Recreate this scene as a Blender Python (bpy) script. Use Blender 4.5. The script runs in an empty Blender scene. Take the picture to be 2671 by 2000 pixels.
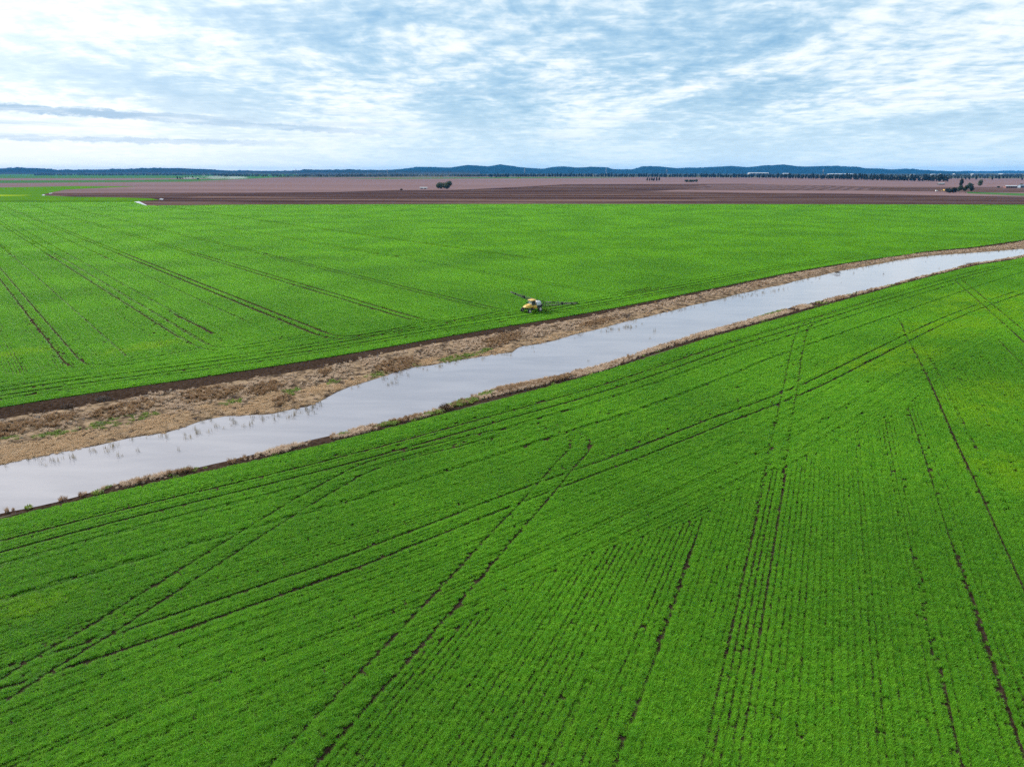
import bpy, bmesh, math, random
import numpy as np
from mathutils import Vector, Matrix

rng = np.random.default_rng(7)
random.seed(7)
SC = bpy.context.scene
COL = SC.collection
R = math.radians

# ------------------------------------------------------------------ camera
CAM_H = 40.0                     # drone height, metres
FPX, HZ = 1851.0, 448.0          # focal length and horizon row of the 2671 x 2000 photograph
PITCH = math.atan((1000 - HZ) / FPX)
SP, CP = math.sin(PITCH), math.cos(PITCH)
cam = bpy.data.cameras.new('camera')
cam.sensor_fit = 'HORIZONTAL'; cam.sensor_width = 36.0
cam.lens = 36.0 * FPX / 2671.0
cam.clip_start = 0.5; cam.clip_end = 120000.0
camo = bpy.data.objects.new('camera', cam); COL.objects.link(camo)
camo.location = (0, 0, CAM_H); camo.rotation_euler = (math.pi / 2 - PITCH, 0, 0)
SC.camera = camo

# ------------------------------------------------------------------ light and exposure
SUN_AZ, SUN_EL = R(-50), R(31)
SC.view_settings.view_transform = 'Standard'; SC.view_settings.look = 'None'
SC.view_settings.exposure = 1.12; SC.view_settings.gamma = 1.0
SC.view_settings.use_curve_mapping = False
sun = bpy.data.lights.new('sun', 'SUN'); sun.energy = 3.2; sun.angle = R(6); sun.color = (1.0, 0.95, 0.88)
suno = bpy.data.objects.new('sun', sun); COL.objects.link(suno)
sd = Vector((math.sin(SUN_AZ) * math.cos(SUN_EL), math.cos(SUN_AZ) * math.cos(SUN_EL), math.sin(SUN_EL)))
suno.rotation_euler = sd.to_track_quat('Z', 'Y').to_euler()
SC.cycles.max_bounces = 5; SC.cycles.diffuse_bounces = 2; SC.cycles.glossy_bounces = 3
SC.cycles.transmission_bounces = 4; SC.cycles.transparent_max_bounces = 8; SC.cycles.volume_bounces = 0
SC.cycles.use_denoising = False; SC.cycles.use_adaptive_sampling = True; SC.cycles.adaptive_threshold = 0.02
SC.cycles.sample_clamp_indirect = 4.0

class NT:
    """small helper for node trees"""
    def __init__(s, tree): s.t = tree; s.n = tree.nodes; s.l = tree.links
    def new(s, typ, **kw):
        n = s.n.new(typ)
        for k, v in kw.items():
            setattr(n, k, v)
        return n
    def link(s, a, b): s.l.new(a, b)
    def put(s, sock, v):
        if hasattr(v, 'is_output'): s.link(v, sock)
        elif isinstance(v, (tuple, list)) and len(v) == 3 and sock.type == 'RGBA': sock.default_value = (*v, 1)
        else: sock.default_value = v
    def math(s, op, a, b=0.0, c=0.0, clamp=False):
        n = s.new('ShaderNodeMath', operation=op, use_clamp=clamp)
        s.put(n.inputs[0], a); s.put(n.inputs[1], b); s.put(n.inputs[2], c)
        return n.outputs[0]
    def mix(s, f, a, b, blend='MIX'):
        n = s.new('ShaderNodeMix', data_type='RGBA', blend_type=blend)
        s.put(n.inputs[0], f); s.put(n.inputs[6], a); s.put(n.inputs[7], b)
        return n.outputs[2]
    def mapr(s, v, a, b, c=0.0, d=1.0, smooth=True):
        n = s.new('ShaderNodeMapRange')
        if smooth: n.interpolation_type = 'SMOOTHSTEP'
        s.put(n.inputs[0], v); n.inputs[1].default_value = a; n.inputs[2].default_value = b
        n.inputs[3].default_value = c; n.inputs[4].default_value = d
        return n.outputs[0]
    def noise(s, vec, scale, detail=3.0, rough=0.55, dist=0.0, dim='3D'):
        n = s.new('ShaderNodeTexNoise', noise_dimensions=dim)
        if vec is not None: s.link(vec, n.inputs['Vector'])
        n.inputs['Scale'].default_value = scale; n.inputs['Detail'].default_value = detail
        n.inputs['Roughness'].default_value = rough; n.inputs['Distortion'].default_value = dist
        return n.outputs[0]
    def mapping(s, vec, rot=(0, 0, 0), scale=(1, 1, 1), loc=(0, 0, 0)):
        n = s.new('ShaderNodeMapping'); s.link(vec, n.inputs[0])
        n.inputs[1].default_value = loc; n.inputs[2].default_value = rot; n.inputs[3].default_value = scale
        return n.outputs[0]

# ------------------------------------------------------------------ sky
def build_world():
    w = bpy.data.worlds.new('World'); SC.world = w; w.use_nodes = True
    k = NT(w.node_tree); k.n.clear()
    out = k.new('ShaderNodeOutputWorld'); bg = k.new('ShaderNodeBackground')
    sky = k.new('ShaderNodeTexSky', sky_type='NISHITA')
    sky.sun_disc = False; sky.sun_elevation = SUN_EL; sky.sun_rotation = SUN_AZ
    sky.altitude = 300; sky.air_density = 1.0; sky.dust_density = 1.0; sky.ozone_density = 2.0
    tc = k.new('ShaderNodeTexCoord')
    sep = k.new('ShaderNodeSeparateXYZ'); k.link(tc.outputs['Generated'], sep.inputs[0])
    dx, dy, dz = sep.outputs
    z = k.math('MAXIMUM', dz, 0.0)
    den = k.math('ADD', z, 0.11)
    px = k.math('DIVIDE', dx, den); py = k.math('DIVIDE', dy, den)
    cmb = k.new('ShaderNodeCombineXYZ'); k.link(px, cmb.inputs[0]); k.link(py, cmb.inputs[1])
    P = cmb.outputs[0]
    # slow warp so that the cloud rolls bend
    wn = k.new('ShaderNodeTexNoise'); k.link(P, wn.inputs['Vector']); wn.inputs['Scale'].default_value = 0.5
    wn.inputs['Detail'].default_value = 2.0
    off = k.new('ShaderNodeVectorMath', operation='MULTIPLY_ADD')
    k.link(wn.outputs['Color'], off.inputs[0]); off.inputs[1].default_value = (0.55, 0.55, 0); k.link(P, off.inputs[2])
    PW = off.outputs[0]
    big = k.noise(k.mapping(P, rot=(0, 0, R(25)), scale=(0.8, 0.42, 1), loc=(5.3, 0.4, 0)), 1.0, 3.0, 0.5, 0.6)
    rolls = k.noise(k.mapping(PW, rot=(0, 0, R(-22)), scale=(1.0, 0.80, 1)), 4.2, 4.0, 0.55, 0.35)
    puff = k.noise(k.mapping(PW, rot=(0, 0, R(10)), scale=(1.0, 0.75, 1)), 9.5, 5.0, 0.6, 0.25)
    wisp = k.noise(k.mapping(PW, rot=(0, 0, R(-38)), scale=(0.8, 2.6, 1)), 7.0, 5.0, 0.6, 0.4)
    m = k.math('MULTIPLY', big, 1.10)
    m = k.math('MULTIPLY_ADD', rolls, 0.67, m)
    m = k.math('MULTIPLY_ADD', puff, 0.66, m)
    m = k.math('MULTIPLY_ADD', wisp, 0.30, m)          # mean about 1.4
    cover = k.mapr(m, 0.90, 1.54)
    # towards the horizon the sheet is seen edge on and closes up
    edge = k.mapr(z, 0.0, 0.13, 0.28, 0.0)
    cover = k.math('MINIMUM', k.math('ADD', k.math('MULTIPLY', cover, 0.92), edge), 1.0)
    thick = k.mapr(m, 1.22, 1.66)
    # thin dark stratus streaks low in the sky
    el = k.math('ARCSINE', dz); az = k.math('ARCTAN2', dx, dy)
    ae = k.new('ShaderNodeCombineXYZ'); k.link(az, ae.inputs[0]); k.link(el, ae.inputs[1])
    sn = k.noise(k.mapping(ae.outputs[0], rot=(0, 0, R(3.0)), scale=(2.2, 70, 1)), 1.0, 5.0, 0.6, 0.4)
    rag = k.math('MULTIPLY_ADD', k.noise(k.mapping(ae.outputs[0], scale=(60, 160, 1)), 1.0, 5.0, 0.65), 0.012, -0.006)
    def streak(a0, a1, e0, slope, wid, amt):
        line = k.math('MULTIPLY_ADD', k.math('SUBTRACT', az, a0), slope, e0)
        d = k.math('ABSOLUTE', k.math('SUBTRACT', k.math('ADD', el, rag), line))
        tap = k.math('MULTIPLY', k.mapr(az, a1 - 0.22, a1, 1.0, 0.0), k.mapr(az, a0 - 0.9, a0 - 0.3, 0.0, 1.0))
        s_ = k.mapr(d, wid * 0.45, wid, 1.0, 0.0)
        return k.math('MULTIPLY', k.math('MULTIPLY', s_, tap), amt)
    st = k.math('MAXIMUM', streak(-0.62, -0.26, 0.0685, -0.030, 0.0060, 1.0), streak(-0.42, -0.08, 0.0600, -0.045, 0.0048, 0.8))
    st = k.math('MAXIMUM', st, streak(-0.62, -0.20, 0.0365, -0.006, 0.0045, 0.7))
    st = k.math('MULTIPLY', st, k.mapr(k.noise(k.mapping(ae.outputs[0], scale=(9, 130, 1)), 1.0, 5.0, 0.65, 0.6), 0.30, 0.60, 0.35, 1.0))
    low = k.math('MULTIPLY', k.mapr(el, 0.005, 0.05, 0.0, 1.0), k.mapr(el, 0.05, 0.13, 1.0, 0.0))
    st2 = k.math('MULTIPLY', k.math('MULTIPLY', k.mapr(sn, 0.50, 0.68), low), 0.5)
    # colours (Nishita units, scaled by the background strength below)
    ang = k.new('ShaderNodeVectorMath', operation='DOT_PRODUCT'); k.link(tc.outputs['Generated'], ang.inputs[0])
    ang.inputs[1].default_value = tuple(sd)
    glow = k.math('POWER', k.math('MAXIMUM', ang.outputs['Value'], 0.0), 14.0)
    cloud = k.mix(thick, (6.6, 8.7, 10.1), (11.0, 11.5, 11.7))
    cloud = k.mix(k.math('MULTIPLY', glow, 2.0, clamp=True), cloud, (16.0, 16.0, 15.8))
    hazec = k.mix(k.mapr(az, -0.62, 0.05), (12.4, 12.4, 12.3), (7.0, 9.0, 10.3))
    gap = k.mix(0.75, sky.outputs[0], (2.1, 5.0, 8.0))
    gap = k.mix(k.math('MULTIPLY', glow, 1.9, clamp=True), gap, (15.0, 15.2, 15.2))
    base = k.mix(cover, gap, cloud)
    base = k.mix(k.mapr(el, 0.0, 0.11, 0.75, 0.0), base, hazec)
    base = k.mix(k.math('MAXIMUM', st, st2), base, (4.9, 6.7, 8.5))
    k.link(base, bg.inputs[0]); bg.inputs[1].default_value = 0.045
    k.link(bg.outputs[0], out.inputs[0])
build_world()

# ------------------------------------------------------------------ plain helpers
def G(x, y, z=0.0):
    """point of height z on the ground that the photograph shows at (x, y)"""
    u = (x - 1335.5) / FPX; v = (y - 1000.0) / FPX
    d = CP * v + SP
    t = (CAM_H - z) / d
    return (u * t, (CP - v * SP) * t)

def AZ(x, dist, y):
    """world x, y, z of a far point shown at (x, y) and 'dist' metres ahead"""
    u = (x - 1335.5) / FPX; v = (y - 1000.0) / FPX
    t = dist / (CP - v * SP)
    return (u * t, dist, CAM_H - (CP * v + SP) * t)

def setp(o, label=None, cat=None, group=None, kind=None):
    if label: o['label'] = label
    if cat: o['category'] = cat
    if group: o['group'] = group
    if kind: o['kind'] = kind
    return o

def empty(name, loc, rz=0.0):
    o = bpy.data.objects.new(name, None); COL.objects.link(o)
    o.empty_display_size = 0.3
    o.location = loc; o.rotation_euler = (0, 0, rz)
    return o

class MB:
    """collects boxes, bars, tubes and lathes and links them as one mesh object"""
    def __init__(s): s.v = []; s.f = []; s.m = []; s.sm = []
    def add(s, vs, fs, mi=0, smooth=False):
        b = len(s.v); s.v += [tuple(p) for p in vs]
        for f in fs: s.f.append([b + i for i in f]); s.m.append(mi); s.sm.append(smooth)
        return s
    def box(s, c, d, mi=0, rz=0.0, taper=1.0):
        hx, hy, hz = d[0] / 2, d[1] / 2, d[2] / 2
        vs = []
        for z, tp in ((-hz, 1.0), (hz, taper)):
            for x, y in ((-hx, -hy), (hx, -hy), (hx, hy), (-hx, hy)):
                x2, y2 = x * tp, y * tp
                vs.append((c[0] + x2 * math.cos(rz) - y2 * math.sin(rz), c[1] + x2 * math.sin(rz) + y2 * math.cos(rz), c[2] + z))
        return s.add(vs, [(0, 3, 2, 1), (4, 5, 6, 7), (0, 1, 5, 4), (1, 2, 6, 5), (2, 3, 7, 6), (3, 0, 4, 7)], mi)
    def tube(s, pts, r, n=6, mi=0, r2=None, cap=True, smooth=True):
        pts = [Vector(p) for p in pts]; vs = []; fs = []
        N = len(pts)
        for i, p in enumerate(pts):
            d = (pts[min(i + 1, N - 1)] - pts[max(i - 1, 0)]).normalized()
            a = d.cross(Vector((0, 0, 1)))
            if a.length < 1e-3: a = Vector((1, 0, 0))
            a.normalize(); b = d.cross(a)
            rr = r if r2 is None else r + (r2 - r) * i / max(N - 1, 1)
            for q in range(n):
                t = 2 * math.pi * q / n
                vs.append(p + a * math.cos(t) * rr + b * math.sin(t) * rr)
        for i in range(N - 1):
            for q in range(n):
                fs.append((i * n + q, i * n + (q + 1) % n, (i + 1) * n + (q + 1) % n, (i + 1) * n + q))
        if cap:
            fs.append(tuple(range(n))[::-1]); fs.append(tuple((N - 1) * n + q for q in range(n)))
        return s.add(vs, fs, mi, smooth)
    def lathe_y(s, prof, c, n=20, mi=0, smooth=True):
        """profile (radius, y) spun round an axis along y"""
        vs = []; fs = []
        for (r, y) in prof:
            for q in range(n):
                t = 2 * math.pi * q / n
                vs.append((c[0] + r * math.cos(t), c[1] + y, c[2] + r * math.sin(t)))
        m = len(prof)
        for i in range(m - 1):
            for q in range(n):
                fs.append((i * n + q, i * n + (q + 1) % n, (i + 1) * n + (q + 1) % n, (i + 1) * n + q))
        return s.add(vs, fs, mi, smooth)
    def loft(s, secs, mi=0, smooth=False, caps=True):
        n = len(secs[0]); vs = [p for q in secs for p in q]; fs = []
        for i in range(len(secs) - 1):
            for q in range(n):
                fs.append((i * n + q, i * n + (q + 1) % n, (i + 1) * n + (q + 1) % n, (i + 1) * n + q))
        if caps:
            fs.append(tuple(range(n))[::-1]); fs.append(tuple((len(secs) - 1) * n + q for q in range(n)))
        return s.add(vs, fs, mi, smooth)
    def mesh(s, name, mats):
        me = bpy.data.meshes.new(name); me.from_pydata(s.v, [], s.f)
        for m in (mats if isinstance(mats, (list, tuple)) else [mats]): me.materials.append(m)
        me.polygons.foreach_set('material_index', s.m)
        me.polygons.foreach_set('use_smooth', s.sm)
        bm = bmesh.new(); bm.from_mesh(me); bmesh.ops.recalc_face_normals(bm, faces=bm.faces); bm.to_mesh(me); bm.free()
        me.update()
        return me
    def build(s, name, mats, parent=None):
        o = bpy.data.objects.new(name, s.mesh(name, mats)); COL.objects.link(o)
        if parent: o.parent = parent
        return o

def mesh_obj(name, vs, fs, mat, parent=None, smooth=False, link=True):
    me = bpy.data.meshes.new(name); me.from_pydata([tuple(map(float, p)) for p in vs], [], [tuple(f) for f in fs])
    for m in (mat if isinstance(mat, (list, tuple)) else [mat]): me.materials.append(m)
    if smooth: me.polygons.foreach_set('use_smooth', [True] * len(me.polygons))
    o = bpy.data.objects.new(name, me)
    if link: COL.objects.link(o)
    if parent: o.parent = parent
    return o

# ------------------------------------------------------------------ materials
def mat(name):
    m = bpy.data.materials.new(name); m.use_nodes = True
    k = NT(m.node_tree); b = k.n['Principled BSDF']
    b.inputs['Roughness'].default_value = 0.8
    return m, k, b

def world_pos(k):
    return k.new('ShaderNodeNewGeometry').outputs['Position']

def plain(name, col, rough=0.6, var=0.12, scale=3.0, metal=0.0, coat=0.0, spec=0.5):
    m, k, b = mat(name)
    tc = k.new('ShaderNodeTexCoord')
    n = k.noise(tc.outputs['Object'], scale, 4.0, 0.6)
    c = k.mix(k.mapr(n, 0.3, 0.7), tuple(x * (1 - var) for x in col), tuple(min(1, x * (1 + var)) for x in col))
    k.link(c, b.inputs['Base Color']); b.inputs['Roughness'].default_value = rough
    b.inputs['Metallic'].default_value = metal; b.inputs['Coat Weight'].default_value = coat
    b.inputs['Specular IOR Level'].default_value = spec
    return m

def ellipse_mask(k, pos, spots):
    """soft patches given as (x, y, radius x, radius y, turn) on the ground"""
    tot = None
    for (x, y, rx, ry, rot) in spots:
        mp = k.mapping(k.mapping(pos, loc=(-x, -y, 0)), rot=(0, 0, -rot), scale=(1, 1, 0))
        mp = k.mapping(mp, scale=(1 / rx, 1 / ry, 0))
        ln = k.new('ShaderNodeVectorMath', operation='LENGTH'); k.link(mp, ln.inputs[0])
        e = k.mapr(ln.outputs['Value'], 0.35, 1.0, 1.0, 0.0)
        tot = e if tot is None else k.math('MAXIMUM', tot, e)
    return tot

LIGHT_SPOTS = []
for (x, y, rx, ry, rot) in ((2480, 850, 34, 15, 0.7), (2640, 800, 50, 34, 0.7), (2600, 1050, 24, 12, 0.9), (2330, 935, 30, 10, 0.6), (2690, 1250, 9, 16, 0.3), (40, 1585, 7, 4, 0.6),
                            (380, 905, 16, 6, 0.75), (30, 925, 12, 7, 0.75)):
    gx, gy = G(x, y); LIGHT_SPOTS.append((gx, gy, rx, ry, rot))

def crop_material(name, transl=0.5, gain=1.0, spec=0.1):
    m, k, b = mat(name)
    pos = world_pos(k)
    oi = k.new('ShaderNodeObjectInfo')
    n1 = k.noise(pos, 0.024, 3.0, 0.55)
    n2 = k.noise(pos, 0.25, 3.0, 0.6)
    dark = tuple(gain * x for x in (0.106, 0.298, 0.018)); mid = tuple(gain * x for x in (0.160, 0.410, 0.021)); lime = tuple(gain * x for x in (0.24, 0.44, 0.012))
    c = k.mix(k.mapr(n1, 0.30, 0.70), dark, mid)
    c = k.mix(k.mapr(n2, 0.45, 0.8, 0.0, 0.35), c, mid)
    em = ellipse_mask(k, pos, LIGHT_SPOTS)
    em = k.math('MULTIPLY', em, k.mapr(k.noise(pos, 0.12, 4.0, 0.6), 0.32, 0.62))
    c = k.mix(k.math('MULTIPLY', em, 0.62), c, lime)
    rnd = k.mapr(oi.outputs['Random'], 0, 1, 0.90, 1.10, smooth=False)
    if transl > 0:
        at_ = k.new('ShaderNodeAttribute'); at_.attribute_name = 'tone'
        rnd = k.math('MULTIPLY', rnd, at_.outputs['Fac'])
    hsv = k.new('ShaderNodeHueSaturation'); k.link(c, hsv.inputs['Color']); k.link(rnd, hsv.inputs['Value'])
    hue = k.mapr(oi.outputs['Random'], 0, 1, 0.508, 0.492, smooth=False); k.link(hue, hsv.inputs['Hue'])
    c = hsv.outputs[0]
    k.link(c, b.inputs['Base Color']); b.inputs['Roughness'].default_value = 0.5
    b.inputs['Specular IOR Level'].default_value = spec
    tr = k.new('ShaderNodeBsdfTranslucent'); k.link(c, tr.inputs[0])
    mx = k.new('ShaderNodeMixShader'); mx.inputs[0].default_value = transl
    k.link(b.outputs[0], mx.inputs[1]); k.link(tr.outputs[0], mx.inputs[2])
    k.link(mx.outputs[0], k.n['Material Output'].inputs[0])
    return m

def blade_material(name, c0, c1, transl=0.25):
    m, k, b = mat(name)
    oi = k.new('ShaderNodeObjectInfo'); pos = world_pos(k)
    n = k.noise(pos, 0.5, 3.0, 0.6)
    f = k.math('MULTIPLY_ADD', oi.outputs['Random'], 0.6, k.mapr(n, 0.3, 0.7, 0.0, 0.4))
    at_ = k.new('ShaderNodeAttribute'); at_.attribute_name = 'tone'
    hsv = k.new('ShaderNodeHueSaturation'); k.link(k.mix(f, c0, c1), hsv.inputs['Color']); k.link(k.math('MULTIPLY_ADD', at_.outputs['Fac'], 0.8, 0.2), hsv.inputs['Value'])
    c = hsv.outputs[0]
    k.link(c, b.inputs['Base Color']); b.inputs['Roughness'].default_value = 0.7; b.inputs['Specular IOR Level'].default_value = 0.2
    tr = k.new('ShaderNodeBsdfTranslucent'); k.link(c, tr.inputs[0])
    mx = k.new('ShaderNodeMixShader'); mx.inputs[0].default_value = transl
    k.link(b.outputs[0], mx.inputs[1]); k.link(tr.outputs[0], mx.inputs[2])
    k.link(mx.outputs[0], k.n['Material Output'].inputs[0])
    return m

def soil_material(name, c0, c1, streak_rot=0.0, streak=(0.02, 0.2), amount=0.6, furrow=None, scale=0.6, bump=0.0, big=None):
    m, k, b = mat(name)
    pos = world_pos(k)
    n = k.noise(k.mapping(pos, rot=(0, 0, streak_rot), scale=(streak[0], streak[1], 1)), 1.0, 6.0, 0.62, 0.4)
    n2 = k.noise(pos, scale, 5.0, 0.65)
    f = k.math('MULTIPLY_ADD', n2, 1 - amount, k.math('MULTIPLY', n, amount))
    f = k.mapr(f, 0.38, 0.62)
    c = k.mix(f, c0, c1)
    if big:
        nb = k.noise(k.mapping(pos, rot=(0, 0, streak_rot), scale=(big[0], big[1], 1)), 1.0, 4.0, 0.6, 0.6)
        c = k.mix(k.mapr(nb, 0.46, 0.60, 0.0, big[3] if len(big) > 3 else 0.8), c, big[2])
    if furrow:
        wv = k.new('ShaderNodeTexWave', wave_type='BANDS', bands_direction='X')
        k.link(k.mapping(pos, rot=(0, 0, furrow[0])), wv.inputs[0]); wv.inputs['Scale'].default_value = furrow[1]
        wv.inputs['Distortion'].default_value = 1.5; wv.inputs['Detail'].default_value = 3
        c = k.mix(k.math('MULTIPLY', wv.outputs['Fac'], furrow[2]), c, tuple(x * 0.45 for x in c0))
    k.link(c, b.inputs['Base Color']); b.inputs['Roughness'].default_value = 1.0; b.inputs['Specular IOR Level'].default_value = 0.0
    if bump:
        bn = k.new('ShaderNodeBump'); bn.inputs['Strength'].default_value = bump; bn.inputs['Distance'].default_value = 0.15
        k.link(k.noise(pos, 2.5, 6.0, 0.7), bn.inputs['Height']); k.link(bn.outputs[0], b.inputs['Normal'])
    return m

M = {}
M['soil'] = soil_material('dark_soil', (0.018, 0.0112, 0.0080), (0.050, 0.0335, 0.0250), scale=1.5, amount=0.2, bump=0.6)
M['bank'] = soil_material('bank_soil', (0.040, 0.028, 0.021), (0.26, 0.185, 0.12), scale=0.45, amount=0.15, bump=0.7)
M['plain'] = soil_material('far_plain', (0.085, 0.064, 0.055), (0.06, 0.085, 0.045), streak=(0.0006, 0.006), amount=0.8, scale=0.01)
M['crop'] = crop_material('crop_leaf')
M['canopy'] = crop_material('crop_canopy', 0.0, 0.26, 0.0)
def water_material():
    m, k, b = mat('murky_water')
    pos = world_pos(k)
    n = k.noise(k.mapping(pos, rot=(0, 0, R(35)), scale=(0.05, 0.22, 1)), 1.0, 4.0, 0.6, 0.6)
    k.link(k.mix(k.mapr(n, 0.3, 0.7), (0.205, 0.20, 0.228), (0.25, 0.242, 0.268)), b.inputs['Base Color'])
    b.inputs['Roughness'].default_value = 0.07; b.inputs['IOR'].default_value = 1.33
    bn = k.new('ShaderNodeBump'); bn.inputs['Strength'].default_value = 0.22; bn.inputs['Distance'].default_value = 0.05
    rp = k.noise(k.mapping(pos, rot=(0, 0, R(-40)), scale=(1.0, 2.6, 1)), 1.6, 3.0, 0.55, 0.4)
    k.link(rp, bn.inputs['Height']); k.link(bn.outputs[0], b.inputs['Normal'])
    return m
M['water'] = water_material()

# ------------------------------------------------------------------ canal lines, traced on the ground
WZ = -0.45
FAR_CROP = [(0, 1058), (222, 1030), (411, 1001), (700, 960), (953, 917), (1175, 876), (1400, 839.5), (1550, 815), (1700, 785), (1900, 745), (2057, 711.5), (2214, 685), (2416, 657.5), (2540, 646), (2671, 627)]
FAR_WATER = [(0, 1212), (35, 1204), (203, 1172), (316, 1144), (443, 1128), (538, 1090), (700, 1078), (811, 1060), (896, 1012), (969, 990), (1080, 958), (1222, 936), (1342, 917), (1356, 901), (1400, 899), (1510, 870), (1606, 845), (1750, 811), (1900, 774), (2022, 746), (2189, 708), (2315, 684), (2423, 667), (2562, 658), (2671, 649)]
NEAR_WATER = [(0, 1340), (190, 1302), (240, 1284), (316, 1261), (459, 1229), (592, 1204), (700, 1178), (827, 1145), (985, 1107), (1080, 1086), (1159, 1063), (1206, 1044), (1301, 1012), (1400, 993), (1570, 954), (1700, 910), (1811, 874), (1900, 851), (2039, 809), (2158, 781), (2294, 750), (2402, 722), (2538, 689), (2600, 679), (2671, 666)]
NEAR_CROP = [(0, 1347), (222, 1301), (443, 1253), (700, 1196), (903, 1150), (1111, 1094), (1238, 1056), (1400, 1018), (1570, 978), (1700, 926), (1811, 893), (1900, 868), (2015, 837), (2179, 790), (2318, 752), (2440, 719), (2562, 689), (2671, 676)]
def ground_line(pts, z=0.0):
    p = np.array([G(x, y, z) for x, y in pts])
    d0 = (p[2] - p[0]) / np.linalg.norm(p[2] - p[0]); d1 = (p[-1] - p[-4]) / np.linalg.norm(p[-1] - p[-4])
    d0 = np.array([0.70, 0.714]); d1 = np.array([0.66, 0.75])
    pre = [p[0] - d0 * s for s in (40000, 400, 60, 15)]; post = [p[-1] + d1 * s for s in (20, 80, 500, 40000)]
    p = np.array(pre + list(p) + post)
    return p[np.argsort(p[:, 0])]
LFC, LFW, LNW, LNC = (ground_line(FAR_CROP), ground_line(FAR_WATER, WZ), ground_line(NEAR_WATER, WZ), ground_line(NEAR_CROP))
def yfar(L, x): return np.interp(x, L[:, 0], L[:, 1])
def smooth_noise(x, scale, seed):
    r = np.random.default_rng(seed); t = r.random(4096)
    u = np.asarray(x) / scale; i = np.floor(u).astype(int); f = u - i; f = f * f * (3 - 2 * f)
    return t[i % 4096] * (1 - f) + t[(i + 1) % 4096] * f

# ------------------------------------------------------------------ ground with the canal bed cut in, one sheet to the horizon
def build_ground():
    xs = np.concatenate([[-40000, -15000, -4000, -1000, -400, -250], np.arange(-200, 520, 1.6), [600, 800, 1500, 5000, 15000, 40000]])
    rows = []
    wob = lambda s, a, sc: (smooth_noise(xs, sc, s) - 0.5) * a
    yc, yw, zn, zc = yfar(LNC, xs), yfar(LNW, xs), yfar(LFW, xs), yfar(LFC, xs)
    yw = yw + wob(1, 0.9, 3.0); zn = zn + wob(2, 1.6, 3.5)
    yw = np.maximum(yw, yc + 0.35); zn = np.maximum(zn, yw + 3); zc = np.maximum(zc, zn + 1.0)
    gz = lambda s: (smooth_noise(xs, 2.2, s) - 0.5) * 0.25
    z0 = np.zeros_like(xs)
    far = np.full_like(xs, 45000.0)
    sect = [(yc - 60000, z0 - 0.2), (yc - 12, z0), (yc, z0), (yc + (yw - yc) * 0.5, z0 - 0.02 + gz(3) * 0.4), (yw, z0 + WZ + 0.04), (yw + 1.2, z0 + WZ - 0.35),
            ((yw + zn) / 2, z0 - 1.6), (zn - 1.5, z0 + WZ - 0.30), (zn, z0 + WZ + 0.04), (zn + (zc - zn) * 0.2, z0 - 0.28 + gz(4)), (zn + (zc - zn) * 0.4, z0 - 0.18 + gz(5)),
            (zn + (zc - zn) * 0.58, z0 + 0.02 + gz(6)), (zn + (zc - zn) * 0.75, z0 + 0.12 + gz(7)), (zn + (zc - zn) * 0.9, z0 + 0.05), (zc, z0), (zc + 12, z0), (np.maximum(zc + 60000, far), z0 - 0.2)]
    n = len(sect); N = len(xs)
    vs = np.zeros((N * n, 3))
    for j, (y, z) in enumerate(sect):
        vs[j::n, 0] = xs; vs[j::n, 1] = y; vs[j::n, 2] = z
    fs = []; mi = []
    for i in range(N - 1):
        for j in range(n - 1):
            fs.append((i * n + j, (i + 1) * n + j, (i + 1) * n + j + 1, i * n + j + 1))
            mi.append(0 if j in (2, 3) else 1 if 2 <= j <= 11 else (1 if j < 0 else (0 if j in (12, 13) else 2)) if j > 0 and j < n - 2 else 2)
    o = mesh_obj('ground', vs, fs, [M['soil'], M['bank'], M['plain']])
    o.data.polygons.foreach_set('material_index', mi); o['kind'] = 'structure'
    # water surface, a little wider than the bed so that it ends in the banks
    vs = []; fs = []
    for i, x in enumerate(xs):
        vs += [(x, yw[i] - 0.15, WZ), (x, zn[i] + 0.15, WZ)]
        if i: fs.append((2 * i - 2, 2 * i, 2 * i + 1, 2 * i - 1))
    o = mesh_obj('water', vs, fs, M['water']); o['kind'] = 'structure'
build_ground()

# ------------------------------------------------------------------ fields beyond the crop, as sheets on the ground
def field(name, pts, material, z, px=True):
    p = [G(*q) if px else q for q in pts]
    o = mesh_obj(name, [(a, b, z) for a, b in p], [list(range(len(p)))], material)
    if o.data.polygons[0].normal.z < 0: o.data.flip_normals()
    o['kind'] = 'structure'
    return o
PALE = (0.150, 0.098, 0.101); PALE2 = (0.190, 0.128, 0.127); BROWN = (0.13, 0.085, 0.078); DARK = (0.028, 0.0155, 0.0165)
M['fallow'] = soil_material('pale_fallow_soil', PALE, PALE2, R(4), (0.0006, 0.012), 0.7, scale=0.02, big=(0.0004, 0.006, (0.112, 0.073, 0.075), 0.6))
M['plough'] = soil_material('ploughed_soil', (0.060, 0.036, 0.033), (0.140, 0.090, 0.075), R(1.5), (0.003, 0.03), 0.75, scale=0.05, big=(0.0016, 0.018, DARK, 0.85))
M['plough_dark'] = soil_material('wet_ploughed_soil', DARK, (0.066, 0.040, 0.037), R(1.5), (0.002, 0.03), 0.7, scale=0.05, big=(0.002, 0.022, (0.120, 0.078, 0.066), 0.5))
M['furrow'] = soil_material('furrowed_soil', (0.110, 0.071, 0.070), (0.155, 0.104, 0.100), R(4), (0.001, 0.01), 0.7, scale=0.02, furrow=(R(28), 0.012, 0.75))
M['grassland'] = soil_material('far_pasture', (0.035, 0.105, 0.03), (0.06, 0.13, 0.04), 0, (0.0008, 0.012), 0.8, scale=0.01)
M['canola'] = soil_material('yellow_flower_strip', (0.16, 0.26, 0.015), (0.26, 0.31, 0.015), 0, (0.004, 0.08), 0.6, scale=0.05)
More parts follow.
